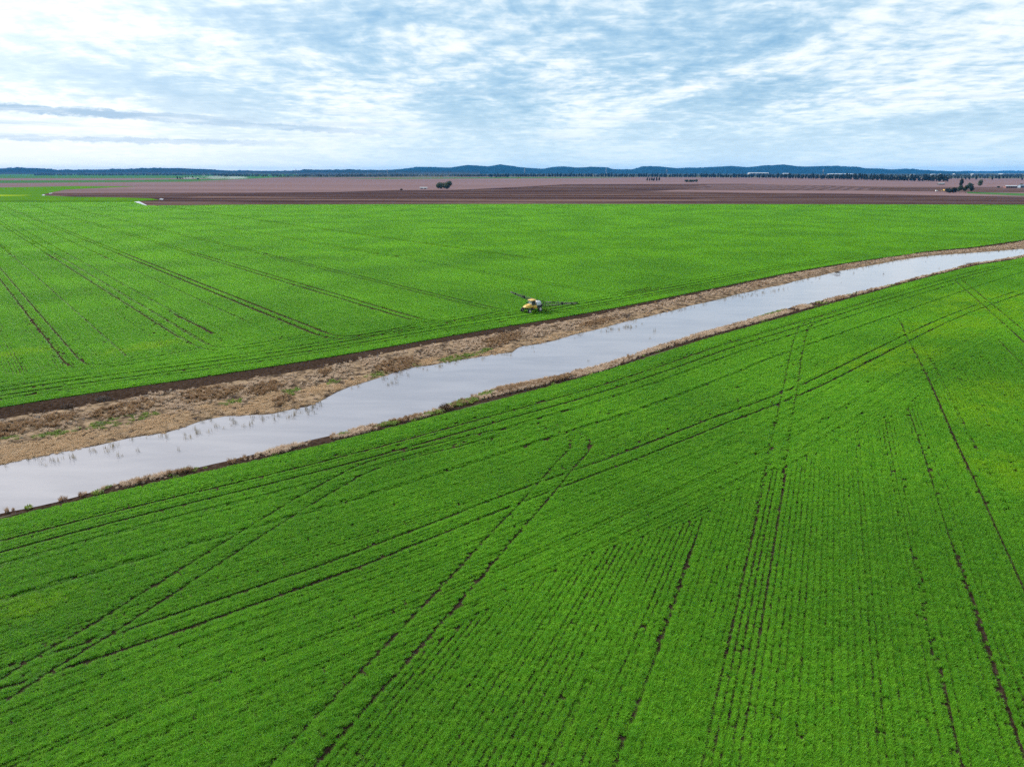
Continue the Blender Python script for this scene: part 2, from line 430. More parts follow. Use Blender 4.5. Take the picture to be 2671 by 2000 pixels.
field('fallow_field', [(-900, 512), (60, 512), (420, 540), (2671, 545), (3600, 550), (3600, 468), (2671, 466), (1950, 463.6), (1270, 461.5), (700, 464), (500, 472.5), (-900, 474.5)], M['fallow'], 0.03)
field('ploughed_field', [(100, 512), (420, 541), (1340, 541), (2671, 542), (3600, 545), (3600, 497), (2671, 489.5), (2280, 487), (1950, 481), (1471, 482), (1350, 489), (1185, 496), (1042, 496.5), (884, 501), (650, 503), (130, 504)], M['plough'], 0.06)
field('ploughed_field', [(110, 508), (260, 516), (460, 518), (520, 512), (760, 510), (1200, 508.5), (1800, 506), (1800, 502), (1185, 498.5), (1042, 497.2), (884, 501.6), (650, 503.6), (130, 505)], M['plough_dark'], 0.09)
field('ploughed_field', [(1250, 536), (2671, 537.5), (3600, 540), (3600, 522), (2671, 515.5), (2300, 508.5), (2000, 505.5), (2150, 512), (1800, 518), (1900, 525), (1400, 529)], M['plough_dark'], 0.09)
field('fallow_field', [(1690, 499.5), (1900, 502), (2300, 507), (2671, 514.5), (3600, 520), (3600, 508), (2560, 502), (2230, 497.5), (1900, 496), (1760, 496.2)], M['fallow'], 0.12)
field('furrowed_field', [(1750, 494.5), (1900, 495), (2230, 496.5), (2300, 494), (2180, 486.5), (1950, 481.5), (1850, 481.8)], M['furrow'], 0.12)
field('ploughed_field', [(1560, 500.5), (1690, 499.6), (1860, 488.6), (1850, 486.8), (1660, 495)], M['plough_dark'], 0.13)
field('ploughed_field', [(400, 538), (2671, 537), (2671, 531.6), (1500, 529.6), (650, 531.5), (420, 534)], M['plough_dark'], 0.12)
field('ploughed_field', [(100, 507), (650, 506.2), (884, 504.0), (1042, 499.2), (1185, 499), (1350, 491.6), (1471, 484.0), (1950, 481.6), (1950, 479.8), (1471, 481.4), (1350, 488.4), (1185, 495.8), (1042, 496), (884, 500.9), (650, 503), (130, 504)], M['plough_dark'], 0.14)
field('green_field', [(2520, 501), (2671, 505), (3600, 514), (3600, 521), (2671, 511.5), (2525, 505)], M['grassland'], 0.16)
field('green_field', [(-900, 478), (0, 477.8), (500, 474.5), (640, 473.6), (500, 473.4), (0, 475), (-900, 475)], M['grassland'], 0.08)
field('green_field', [(-900, 475), (0, 475), (500, 473), (700, 464.5), (800, 456), (700, 452.5), (-900, 453.5)], M['grassland'], 0.06)
field('fallow_field', [(-900, 471.5), (0, 471), (330, 470.4), (620, 466), (330, 465), (-900, 465.5)], M['fallow'], 0.10)
field('green_field', [(880, 466.5), (1000, 467), (1560, 464.6), (1660, 463.4), (1340, 462.4), (1000, 464.4)], M['grassland'], 0.10)
FAR_FIELD_TOP = [(-900, 490), (0, 489.5), (196, 486), (358, 487), (228, 492), (171, 495), (111, 507.6), (109, 510), (127, 511), (190, 514), (304, 515.5), (395, 518), (415, 522), (364, 525), (350, 527), (380, 537), (410, 537), (650, 534.5), (1350, 533), (2000, 533.5), (2671, 535), (3600, 540)]
top = [G(*q) for q in FAR_FIELD_TOP]
edge = [(float(x), float(yfar(LFC, x))) for x in list(range(700, 320, -40)) + list(range(320, -100, -6)) + [-150, -400]]
FAR_POLY = np.array(top + edge + [(-700, 300)])
field('crop_field', [tuple(q) for q in FAR_POLY], M['soil'], 0.02, px=False)
far_part = [tuple(q) for q in top] + [(float(x), max(365.0, float(yfar(LFC, x)) + 5)) for x in list(range(700, 0, -10))] + [(-900.0, 365.0)]
field('crop_field', far_part, M['canopy'], 0.17, px=False)
nx = np.arange(-400, 600, 20.0)
near_poly = [(-3000.0, -3000.0), (3000.0, -3000.0), (3000.0, float(yfar(LNC, 3000)))] + [(float(x), float(yfar(LNC, x))) for x in nx[::-1]] + [(-3000.0, float(yfar(LNC, -3000)))]
field('crop_field', near_poly, M['soil'], 0.004, px=False)
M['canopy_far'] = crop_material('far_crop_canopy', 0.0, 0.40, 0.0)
field('crop_field', [(-900, 490), (0, 489.5), (196, 486), (358, 487), (228, 492), (171, 495), (111, 507.6), (109, 510), (127, 511), (190, 514), (304, 515.5), (395, 518), (415, 522), (364, 524.5), (-900, 524.5)], M['canopy_far'], 0.2)
field('flower_strip', [(-900, 510), (0, 508.5), (86, 509.6), (60, 511), (0, 512.5), (-900, 515)], M['canola'], 0.22)
for i, pg in enumerate(([(350, 526.8), (364, 526), (384, 536.6), (372, 537.2)], [(414, 520.6), (420, 518.8), (428, 520.2), (424, 521.6)], [(108, 510), (113, 508.2), (119, 509), (115, 510.6)], [(126, 505.4), (134, 503.8), (138, 504.6), (130, 506)])):
    field('water_pool', pg, M['water'], 0.25)

# ------------------------------------------------------------------ scatter by geometry nodes (only for uncountable plants)
def variants(name, meshes):
    c = bpy.data.collections.new(name)
    for i, me in enumerate(meshes):
        c.objects.link(bpy.data.objects.new('%s_%02d' % (name, i), me))
    return c
def scatter(name, pos, rotz, scl, coll, nvar, label=None, tilt=None):
    N = len(pos)
    me = bpy.data.meshes.new(name); me.vertices.add(N)
    me.vertices.foreach_set('co', np.asarray(pos, dtype=np.float32).ravel())
    a = me.attributes.new('rot', 'FLOAT_VECTOR', 'POINT')
    r = np.zeros((N, 3), dtype=np.float32); r[:, 2] = rotz
    if tilt is not None: r[:, 0] = tilt
    a.data.foreach_set('vector', r.ravel())
    a = me.attributes.new('scl', 'FLOAT_VECTOR', 'POINT')
    s = np.asarray(scl, dtype=np.float32)
    if s.ndim == 1: s = np.repeat(s[:, None], 3, 1)
    a.data.foreach_set('vector', s.ravel())
    a = me.attributes.new('idx', 'INT', 'POINT'); a.data.foreach_set('value', rng.integers(0, nvar, N).astype(np.int32))
    o = bpy.data.objects.new(name, me); COL.objects.link(o)
    t = bpy.data.node_groups.new(name + '_nodes', 'GeometryNodeTree')
    t.interface.new_socket('Geometry', in_out='INPUT', socket_type='NodeSocketGeometry')
    t.interface.new_socket('Geometry', in_out='OUTPUT', socket_type='NodeSocketGeometry')
    gi = t.nodes.new('NodeGroupInput'); go = t.nodes.new('NodeGroupOutput')
    ci = t.nodes.new('GeometryNodeCollectionInfo'); ci.inputs[0].default_value = coll
    ci.inputs['Separate Children'].default_value = True; ci.inputs['Reset Children'].default_value = True
    ip = t.nodes.new('GeometryNodeInstanceOnPoints'); ip.inputs['Pick Instance'].default_value = True
    def named(nm, typ):
        n = t.nodes.new('GeometryNodeInputNamedAttribute'); n.data_type = typ; n.inputs[0].default_value = nm
        return n.outputs[0]
    t.links.new(gi.outputs[0], ip.inputs['Points']); t.links.new(ci.outputs[0], ip.inputs['Instance'])
    t.links.new(named('idx', 'INT'), ip.inputs['Instance Index'])
    t.links.new(named('rot', 'FLOAT_VECTOR'), ip.inputs['Rotation']); t.links.new(named('scl', 'FLOAT_VECTOR'), ip.inputs['Scale'])
    t.links.new(ip.outputs[0], go.inputs[0])
    o.modifiers.new('scatter', 'NODES').node_group = t
    o['kind'] = 'stuff'
    if label: o['label'] = label
    return o

def blades_mesh(name, n, lx, ly, h, wid, lean, material, seed, segs=2, tv=0.38):
    """n bent leaf blades rooted in a strip lx by ly"""
    r = np.random.default_rng(seed); vs = []; fs = []
    for i in range(n):
        bx = (r.random() - 0.5) * lx; by = (r.random() - 0.5) * ly
        a = r.random() * 2 * math.pi; L = h * (0.65 + 0.5 * r.random()); w = wid * (0.7 + 0.6 * r.random())
        ln = lean * (0.4 + 0.9 * r.random())
        dx, dy = math.cos(a), math.sin(a); sx, sy = -dy * w / 2, dx * w / 2
        x, y, z = bx, by, 0.0; b = len(vs)
        for q in range(segs + 1):
            t = q / segs; ww = (1.0 - 0.85 * t * t)
            vs += [(x - sx * ww, y - sy * ww, z), (x + sx * ww, y + sy * ww, z)]
            th = ln * (t + 0.5 / segs) * 1.3
            x += dx * math.sin(th) * L / segs; y += dy * math.sin(th) * L / segs; z += max(math.cos(th), -0.3) * L / segs
        for q in range(segs):
            fs.append((b + 2 * q, b + 2 * q + 1, b + 2 * q + 3, b + 2 * q + 2))
    me = bpy.data.meshes.new(name); me.from_pydata(vs, [], fs); me.materials.append(material)
    tone = np.repeat(1 - tv + 2 * tv * r.random(n), 2 * (segs + 1)).astype(np.float32)      # every leaf has its own tone of green
    me.attributes.new('tone', 'FLOAT', 'POINT').data.foreach_set('value', tone)
    return me

# ------------------------------------------------------------------ wheel tracks through the crops (ground polylines where nothing grows)
def P(*pts): return np.array([G(x, y) for x, y in pts])
def chaikin(p, n=2):
    for _ in range(n):
        q = np.empty((2 * len(p), 2)); q[0] = p[0]; q[-1] = p[-1]
        q[1:-1:2] = 0.75 * p[:-1] + 0.25 * p[1:]; q[2:-1:2] = 0.25 * p[:-1] + 0.75 * p[1:]
        p = q
    return p
def offset(p, d):
    t = np.gradient(p, axis=0); t /= np.linalg.norm(t, axis=1)[:, None]
    return p + d * np.stack([-t[:, 1], t[:, 0]], 1)
GA = 2.9
TRACKS = []       # (polyline, width, chance that a plant in it survives)
def track(p, w=0.55, keep=0.06, pair=0.0, keep2=None):
    p = chaikin(p); w = w * 0.95; TRACKS.append((p, w, keep))
    if pair: TRACKS.append((offset(p, pair), w, keep if keep2 is None else keep2))
track(P((-60, 1820), (0, 1800), (279, 1711), (537, 1623), (740, 1551), (900, 1496), (1150, 1395), (1463, 1272), (1622, 1215), (1811, 1139), (1900, 1102), (2033, 1054), (2154, 1003), (2349, 901), (2512, 822), (2671, 765)), 0.6, 0.05, GA)
track(P((-40, 1800), (0, 1775), (68, 1730), (207, 1652), (351, 1561), (478, 1483), (626, 1390), (790, 1291), (888, 1238), (918, 1222), (1002, 1191), (1280, 1125)), 0.62, 0.2, -GA)
track(P((780, 2050), (820, 2000), (900, 1908), (1063, 1726), (1259, 1503), (1340, 1405), (1422, 1313), (1454, 1275), (1511, 1203), (1539, 1177), (1540, 1155), (1533, 1139), (1463, 1108), (1400, 1095)), 0.58, 0.22, GA, 0.27)
track(P((1820, 2040), (1829, 1980), (1932, 1521), (1938, 1494), (1963, 1380), (1989, 1263), (2008, 1165), (2033, 1057), (2046, 1000), (2056, 945), (2074, 872), (2092, 843), (2175, 818), (2260, 790)), 0.46, 0.28, -GA * 0.85)
track(P((2367, 1064), (2407, 1177), (2454, 1336), (2476, 1400), (2512, 1500), (2584, 1730), (2669, 1977), (2690, 2040)), 0.36, 0.12)
track(P((2280, 813), (2346, 829), (2360, 872), (2400, 945), (2443, 1035), (2480, 1126), (2538, 1246), (2607, 1400), (2700, 1605)), 0.48, 0.06, 2.4, 0.6)
track(P((2309, 1100), (2335, 1235), (2364, 1380), (2396, 1500), (2427, 1660), (2467, 1841), (2503, 2000), (2515, 2050)), 0.30, 0.25)
track(P((2486, 729), (2562, 795), (2671, 893), (2760, 975)), 0.6, 0.05, 2.9)
track(P((2603, 887), (2671, 956), (2760, 1050)), 0.4, 0.1)
track(P((1833, 1352), (1786, 1494), (1690, 1760), (1594, 2010), (1580, 2050)), 0.36, 0.14)
track(P((1697, 1425), (1558, 1715), (1425, 2000), (1400, 2050)), 0.36, 0.45)
track(P((1800, 1560), (1960, 1500), (1975, 1420)), 0.3, 0.6) if False else None
hx = np.arange(-110, 420, 4.0)
near_edge = np.stack([hx, yfar(LNC, hx)], 1); far_edge = np.stack([hx, yfar(LFC, hx)], 1)
ks = np.ones(9) / 9
def sm(L):
    q = L.copy(); pad = np.pad(L[:, 1] - L[:, 0], 4, mode='edge'); q[:, 1] = np.convolve(pad, ks, 'valid') + L[:, 0]; return q
near_edge, far_edge = sm(near_edge), sm(far_edge)
for d, kp in ((-6.3, 0.15), (-9.2, 0.08), (-12.6, 0.6), (-20.5, 0.55)): TRACKS.append((offset(near_edge, d), 0.7, kp))
for d, kp in ((5.2, 0.25), (8.1, 0.12), (11.5, 0.2), (14.4, 0.25)): TRACKS.append((offset(far_edge, d), 0.95, kp))
# tramlines of the far field: they run to one point on the horizon and hook into the headland
VPX = -217.0
ta = math.atan2(VPX - 1335.5, FPX / CP)
TDIR = np.array([math.sin(ta), math.cos(ta)]); TN = np.array([TDIR[1], -TDIR[0]])
def tram(px, py, w=1.0, keep=0.2, pair=GA, keep2=None, hook=True, L=900, side=1):
    a = np.array(G(px, py)); pts = [a + TDIR * s for s in (L, L * 0.6, L * 0.3, 60, 14, 0)]
    if hook:
        cd = np.array([0.70, 0.714]) * side
        pts += [a - TDIR * 6 + cd * 1.2, a - TDIR * 9.5 + cd * 5, a - TDIR * 11 + cd * 12, a - TDIR * 10.5 + cd * 26]
    p = chaikin(np.array(pts)); TRACKS.append((p, w, keep))
    if pair: TRACKS.append((offset(p, pair), w, keep if keep2 is None else keep2))
tram(171, 950, 0.62, 0.2)
tram(464, 880, 0.65, 0.12, 0, hook=False)
tram(509, 905, 0.8, 0.4)
tram(557, 871, 0.8, 0.35, 0, hook=False)
track(P((456, 821), (557, 871)), 0.85, 0.08)
tram(830, 876, 1.1, 0.06)
tram(1080, 838, 1.1, 0.08)
tram(1290, 812, 1.1, 0.12)
tram(1545, 765, 1.1, 0.25)
tram(1760, 730, 1.1, 0.3)
tram(640, 838, 0.7, 0.5, 0, hook=False)
tram(330, 930, 0.6, 0.5, 0, hook=False)

def track_mask(pts, extra=0.0):
    """chance that a plant at pts is missing, and how far it is pressed down"""
    miss = np.zeros(len(pts)); press = np.ones(len(pts)); move = np.zeros_like(pts)
    for p, w, keep in TRACKS:
        w = w + extra * 2
        lo, hi = p.min(0) - w - 1, p.max(0) + w + 1
        idx = np.where(((pts > lo) & (pts < hi)).all(1))[0]
        if not len(idx): continue
        q = pts[idx]; best = np.full(len(idx), 1e9); away = np.zeros_like(q)
        for a, b in zip(p[:-1], p[1:]):
            sel = np.where(((q > np.minimum(a, b) - w) & (q < np.maximum(a, b) + w)).all(1))[0]
            if not len(sel): continue
            d = b - a; t = np.clip(((q[sel] - a) @ d) / (d @ d + 1e-9), 0, 1)
            off = q[sel] - a - t[:, None] * d; e = np.linalg.norm(off, axis=1); less = e < best[sel]
            best[sel[less]] = e[less]; away[sel[less]] = off[less] / (e[less][:, None] + 1e-6)
        core = best < w / 2
        if keep < 0.3:
            # plants under the wheel are crushed or pushed over to the sides of the rut
            miss[idx[core]] = np.maximum(miss[idx[core]], 0.30 - keep * 0.4)
            press[idx[core]] = np.minimum(press[idx[core]], 0.70)
            rut = w / 2 + 0.17 * max(0.0, 1 - 2.6 * keep)
            push = np.clip(rut - best[core], 0, None) * np.where(rng.random(core.sum()) < keep * 0.30, 0.0, 1.0)
            move[idx[core]] = away[core] * push[:, None]
            rim = (best >= w / 2) & (best < w / 2 + 0.20)
            move[idx[rim]] = away[rim] * np.clip(rut - best[rim], 0, None)[:, None]
            press[idx[rim]] = np.minimum(press[idx[rim]], 0.72)
        else:
            press[idx[core]] = np.minimum(press[idx[core]], 0.25 + 0.45 * keep)
            miss[idx[core]] = np.maximum(miss[idx[core]], 0.35 * (1 - keep))
    return miss, press, move

# ------------------------------------------------------------------ crops
def in_view(p, m=9.0):
    """a wedge wider than the frame, so that a step aside still sees crop"""
    return (np.abs(p[:, 0]) < p[:, 1] * 0.735 + m) & (p[:, 1] > 34)
def in_poly(p, poly):
    x, y = p[:, 0], p[:, 1]; c = np.zeros(len(p), bool); n = len(poly); j = n - 1
    for i in range(n):
        xi, yi = poly[i]; xj, yj = poly[j]
        cross = ((yi > y) != (yj > y)) & (x < (xj - xi) * (y - yi) / (yj - yi + 1e-12) + xi)
        c ^= cross; j = i
    return c
ROW = 0.60
HEAD_N = 46.0
def resample(p, step):
    s = np.concatenate([[0], np.cumsum(np.linalg.norm(np.diff(p, axis=0), axis=1))])
    t = np.arange(0, s[-1], step)
    return np.stack([np.interp(t, s, p[:, 0]), np.interp(t, s, p[:, 1])], 1)
def rows_along(edge, sign, dmax, step):
    out = []
    for kx in range(int(dmax / ROW)):
        d = 0.35 + kx * ROW
        q = resample(offset(edge, sign * d), step)
        t = np.gradient(q, axis=0); ang = np.arctan2(t[:, 1], t[:, 0])
        out.append(np.column_stack([q, ang, np.full(len(q), kx)]))
    return np.concatenate(out)
def rows_straight(direction, lo, hi, l0, l1, step, row=ROW):
    n = np.array([direction[1], -direction[0]]); s = np.arange(l0, l1, step); out = []
    ang = math.atan2(direction[1], direction[0])
    for kx in range(int((hi - lo) / row)):
        q = n * (lo + kx * row) + direction * (s + (kx * 0.37 % 1) * step)[:, None]
        out.append(np.column_stack([q, np.full(len(s), ang), np.full(len(s), kx + 1000)]))
    return np.concatenate(out)
va = math.atan2(2180 - 1335.5, FPX / CP); NDIR = np.array([math.sin(va), math.cos(va)])
# headland width of the near field follows the traced ends of the long rows
bnd = np.array([G(*q) for q in ((900, 1900), (1040, 1740), (1256, 1600), (1500, 1460), (1833, 1352), (1960, 1250), (2309, 1090), (2367, 1060), (2603, 885), (2671, 840))])
def edge_dist(p, edge):
    d = np.full(len(p), 1e9)
    for a, b in zip(edge[:-1], edge[1:]):
        e = b - a; t = np.clip(((p - a) @ e) / (e @ e), 0, 1)
        d = np.minimum(d, np.linalg.norm(p - a - t[:, None] * e, axis=1))
    return d
bd = edge_dist(bnd, near_edge)
print('headland widths', np.round(bd, 1))
def head_width(x): return np.interp(x, bnd[np.argsort(bnd[:, 0]), 0], bd[np.argsort(bnd[:, 0])])

def crop_points():
    near, mid, far = [], [], []
    # near field
    for step, store, r0, r1 in ((0.27, near, 0, 100), (0.8, mid, 100, 1e4)):
        a = rows_along(near_edge, -1, 75, step)
        a = a[in_view(a[:, :2])]; dist = np.linalg.norm(a[:, :2], axis=1); a = a[(dist >= r0) & (dist < r1)]
        dd = edge_dist(a[:, :2], near_edge); a = a[dd < head_width(a[:, 0])]
        b = rows_straight(NDIR, -150, 330, -60, 520, step)
        b = b[in_view(b[:, :2])]; b = b[b[:, 1] < yfar(LNC, b[:, 0]) - 5]
        dist = np.linalg.norm(b[:, :2], axis=1); b = b[(dist >= r0) & (dist < r1)]
        dd = edge_dist(b[:, :2], near_edge); b = b[dd >= head_width(b[:, 0])]
        store += [a, b]
    # far field
    a = rows_along(far_edge, 1, 24, 0.8)
    a = a[in_view(a[:, :2]) & (np.linalg.norm(a[:, :2], axis=1) < 420)]
    mid.append(a)
    b = rows_straight(TDIR, -420, 480, 0, 700, 0.9)
    q = b[:, :2]; b = b[in_view(q) & (q[:, 1] > yfar(LFC, q[:, 0]) + 8) & (q[:, 1] < 345)]
    b = b[in_poly(b[:, :2], FAR_POLY)]
    b = b[edge_dist(b[:, :2], far_edge) >= 24]
    mid.append(b)
    c = rows_straight(TDIR, -700, 1500, -300, 1400, 2.6, 1.0)
    q = c[:, :2]; c = c[in_view(q, 20) & (q[:, 1] >= 345) & (q[:, 1] < 1000) & (q[:, 1] > yfar(LFC, q[:, 0]) + 2)]
    c = c[in_poly(c[:, :2], FAR_POLY)]
    far.append(c)
    return [np.concatenate(z) for z in (near, mid, far)]
near, mid, far = crop_points()
def thin(a, extra, jit):
    p = a[:, :2] + (rng.random((len(a), 2)) - 0.5) * jit
    vig = smooth_noise(a[:, 3] * 7.3, 1.0, 11) * 0.30 + 0.85 + (smooth_noise(a[:, 3], 4.0, 12) - 0.5) * 0.16              # every row has its own vigour
    patch = 0.5 * (np.sin(p[:, 0] * 0.11 + 3 * np.sin(p[:, 1] * 0.03)) * np.sin(p[:, 1] * 0.09 + 2 * np.sin(p[:, 0] * 0.05)) + 1)
    bare = rng.random(len(a)) < 0.008 + 0.05 * (vig < 0.93) * patch
    mp, press, move = track_mask(p, extra)
    p = p + move
    ok = ~(bare | (rng.random(len(a)) < mp))
    return p[ok], a[ok, 2], vig[ok], patch[ok], press[ok]
crop_vars = variants('crop_plant', [blades_mesh('crop_plant', 100, 0.36, 0.42, 0.40, 0.026, 1.2, M['crop'], 100 + i, 2, 0.32) for i in range(8)])
crop_vars_mid = variants('crop_row_piece', [blades_mesh('crop_row_piece', 170, 0.95, 0.46, 0.40, 0.045, 1.2, M['crop'], 200 + i, 2, 0.15) for i in range(8)])
crop_vars_far = variants('crop_patch', [blades_mesh('crop_patch', 120, 2.8, 0.95, 0.42, 0.11, 1.1, M['crop'], 300 + i, 2, 0.1) for i in range(8)])
for nm, a, cv, ex, jit, lab in (('crop_rows', near, crop_vars, 0.0, 0.14, 'dense green cereal crop in drilled rows close below the camera'),
                                ('crop_rows', mid, crop_vars_mid, 0.05, 0.16, 'green cereal crop rows either side of the canal'),
                                ('crop_rows', far, crop_vars_far, 0.30, 0.4, 'green cereal crop towards the ploughed fields')):
    p, ang, vig, patch, press = thin(a, ex, jit)
    sc = vig * (0.82 + 0.36 * rng.random(len(p))) * (0.9 + 0.2 * patch)
    sc = np.column_stack([sc, sc * (0.6 + 0.4 * press), sc * press])
    flip = rng.integers(0, 2, len(p)) * math.pi
    scatter(nm, np.column_stack([p, np.full(len(p), 0.0 if ex < 0.1 else 0.05)]), ang + flip + (rng.random(len(p)) - 0.5) * 0.25, sc, cv, 8, lab)
    print(nm, len(p))

# ------------------------------------------------------------------ plants on the canal banks
M['dry'] = blade_material('dry_grass_blade', (0.40, 0.285, 0.195), (0.62, 0.49, 0.37))
M['mat_'] = blade_material('flattened_reed_blade', (0.43, 0.285, 0.155), (0.60, 0.43, 0.265))
M['brown'] = blade_material('brown_weed_blade', (0.20, 0.115, 0.058), (0.42, 0.285, 0.17))
M['weed'] = blade_material('green_weed_blade', (0.10, 0.18, 0.03), (0.24, 0.29, 0.05))
M['reed'] = blade_material('standing_reed_blade', (0.10, 0.085, 0.05), (0.28, 0.22, 0.12))
M['grey'] = blade_material('dead_twig', (0.20, 0.16, 0.14), (0.42, 0.36, 0.31))
V_dry = variants('dry_tuft', [blades_mesh('dry_tuft', 60, 0.55, 0.55, 0.65, 0.05, 0.95, M['dry'], 400 + i, 2) for i in range(6)])
V_mat = variants('reed_mat', [blades_mesh('reed_mat', 60, 0.9, 0.9, 0.5, 0.06, 1.5, M['mat_'], 420 + i, 2) for i in range(6)])
V_brown = variants('brown_tuft', [blades_mesh('brown_tuft', 70, 0.55, 0.55, 0.95, 0.05, 0.7, M['brown'], 440 + i, 2) for i in range(6)])
V_weed = variants('weed_tuft', [blades_mesh('weed_tuft', 50, 0.6, 0.6, 0.30, 0.08, 1.2, M['weed'], 460 + i, 2) for i in range(6)])
V_reed = variants('reed_stems', [blades_mesh('reed_stems', 9, 0.5, 0.5, 0.75, 0.035, 0.35, M['reed'], 480 + i, 2) for i in range(6)])
V_grey = variants('dead_twigs', [blades_mesh('dead_twigs', 26, 0.4, 0.4, 0.4, 0.04, 1.2, M['grey'], 500 + i, 2) for i in range(6)])

def spots(lst, q, grow=1.0):
    w = np.zeros(len(q))
    for (x, y, rx, ry) in lst:
        c = np.array(G(x, y)); ex = np.array(G(x + rx, y - rx * 0.2)) - c; ey = np.array(G(x, y - ry)) - c
        Mx = np.linalg.inv(np.column_stack([ex, ey])); e = (q - c) @ Mx.T
        w = np.maximum(w, np.clip(1.25 - (e ** 2).sum(1), 0, 1))
    return w
BROWN_SPOTS = [(30, 1118, 95, 16), (140, 1098, 70, 14), (330, 1066, 95, 15), (560, 1030, 80, 12), (530, 1020, 60, 10), (690, 1012, 60, 14), (1035, 950, 58, 16), (850, 970, 20, 8), (1310, 885, 55, 12), (1560, 838, 50, 7), (740, 1040, 30, 10)]
GREEN_SPOTS = [(300, 1098, 65, 13), (140, 1128, 60, 8), (30, 1140, 40, 8), (390, 1080, 40, 8), (600, 1046, 30, 7), (760, 1018, 26, 8), (870, 994, 18, 7), (985, 972, 34, 10), (1200, 928, 60, 8), (1265, 910, 20, 5), (1085, 950, 14, 5)]
MAT_SPOTS = [(90, 1170, 190, 30), (420, 1098, 110, 22), (560, 1058, 60, 14), (660, 1060, 60, 16), (840, 1012, 60, 15), (935, 992, 40, 9), (700, 1030, 40, 12), (1110, 940, 40, 8), (20, 1200, 60, 14), (240, 1140, 90, 22)]
def bank_points(L0, L1, dens, x0=-125, x1=430):
    n = int((x1 - x0) * dens); x = x0 + rng.random(n) * (x1 - x0); t = rng.random(n)
    y0, y1 = yfar(L0, x), yfar(L1, x)
    wmax = np.percentile(np.abs(y1 - y0), 99); ok = rng.random(n) < np.abs(y1 - y0) / wmax
    p = np.column_stack([x, y0 + (y1 - y0) * t])
    ok &= in_view(p, 14)
    return p[ok], t[ok], x[ok]
def far_bank_z(t): return np.interp(t, [0, .2, .4, .58, .75, .9, 1], [WZ, -.3, -.2, 0, .1, .03, 0])
p, t, x = bank_points(LFW, LFC, 260)
n1 = smooth_noise(x, 6.0, 21); n2 = smooth_noise(x * 1.7 + t * 9, 3.0, 22); n3 = smooth_noise(x, 14.0, 23)
gb, gg, gm = spots(BROWN_SPOTS, p), spots(GREEN_SPOTS, p), spots(MAT_SPOTS, p)
u = rng.random(len(p))
zone = np.exp(-((t - 0.52 - 0.12 * (n3 - 0.5)) / 0.20) ** 2)
soil_edge = np.clip((0.78 + 0.16 * (n1 - 0.5) - t) / 0.08, 0, 1)
right = np.clip((x - 20) / 40, 0, 1)
w_brown = np.maximum(gb, 0.35 * (n2 > 0.72) * zone * right)
w_green = gg * (1 - w_brown)
w_mat = np.maximum(gm, 0.25 * (t < 0.22) * (1 - right)) * (1 - w_brown) * (1 - w_green)
w_dry = zone * (0.25 + 0.75 * (n2 > 0.35)) * (1 - w_brown * 0.8) * (1 - w_green) * (1 - w_mat)
def emit(name, w, k, vset, s0, s1, label):
    sel = rng.random(len(p)) < np.clip(w * soil_edge * k, 0, 1)
    q = p[sel]; m = len(q)
    z = far_bank_z(t[sel]) - 0.06
    scatter(name, np.column_stack([q, z]), rng.random(m) * 6.28, s0 + (s1 - s0) * rng.random(m), vset, 6, label)
    print(name, m)
emit('brown_weeds', w_brown, 0.6, V_brown, 0.38, 0.85, 'brown dead weeds on the far canal bank')
emit('green_weeds', w_green, 0.45, V_weed, 0.7, 1.3, 'bright green weeds on the far canal bank')
emit('flattened_reeds', w_mat, 1.0, V_mat, 0.5, 0.85, 'flattened tan reeds along the far water edge')
emit('dry_grass', w_dry, 0.55, V_dry, 0.35, 1.05, 'pale dry grass on the far canal bank')
emit('dead_twigs', np.clip((t - 0.6) / 0.1, 0, 1) * (n2 > 0.45) + 0.15 * zone, 0.22, V_grey, 0.35, 1.2, 'scattered pale dead twigs on the dark bank')
# reeds standing in the water
p, t, x = bank_points(LFW, LNW, 120)
yw = yfar(LFW, x) - p[:, 1]
REED_SPOTS = [(760, 1075, 90, 14), (640, 1100, 90, 10), (500, 1125, 80, 12), (270, 1165, 70, 8), (1270, 925, 70, 7), (1130, 955, 40, 6), (1010, 985, 30, 6), (1640, 850, 60, 4), (1000, 1000, 40, 4), (150, 1195, 80, 6), (2000, 760, 60, 3), (330, 1175, 40, 8)]
w = np.maximum(spots(REED_SPOTS, p) * 0.45, np.exp(-yw / 1.3) * 0.55) + 0.006 * (smooth_noise(x * 1.3 + t * 20, 2.0, 31) > 0.7)
w = w * (smooth_noise(x + t * 17, 1.2, 33) * 0.9 + 0.1)
sel = rng.random(len(p)) < w * 0.9
q = p[sel]
scatter('standing_reeds', np.column_stack([q, np.full(len(q), WZ - 0.1)]), rng.random(len(q)) * 6.28, 0.6 + 0.8 * rng.random(len(q)), V_reed, 6, 'thin reeds standing in the canal shallows')
# near bank
p, t, x = bank_points(LNC, LNW, 120)
n1 = smooth_noise(x, 5.0, 41); n2 = smooth_noise(x, 2.0, 42)
zz = np.interp(t, [0, .5, 1], [0, 0, WZ + 0.05])
NG = [(1200, 1050, 45, 9), (1010, 1105, 30, 5), (1130, 1078, 30, 4), (1270, 1025, 26, 6), (2010, 815, 40, 6), (900, 1130, 20, 3)]
NB = [(1165, 1065, 14, 8), (1330, 1012, 60, 9), (1440, 990, 60, 8), (1060, 1092, 50, 6), (470, 1232, 40, 5), (2190, 780, 20, 3), (2525, 690, 30, 3)]
wg = spots(NG, p); wb = spots(NB, p) * (1 - wg)
wd = np.clip(n1 * 1.7 - 0.28, 0, 1) * (t > 0.28) * np.clip((p[:, 0] + 56) / 4, 0, 1) * (1 - 0.8 * np.clip((x - 90) / 30, 0, 1)) * (1 - wg)
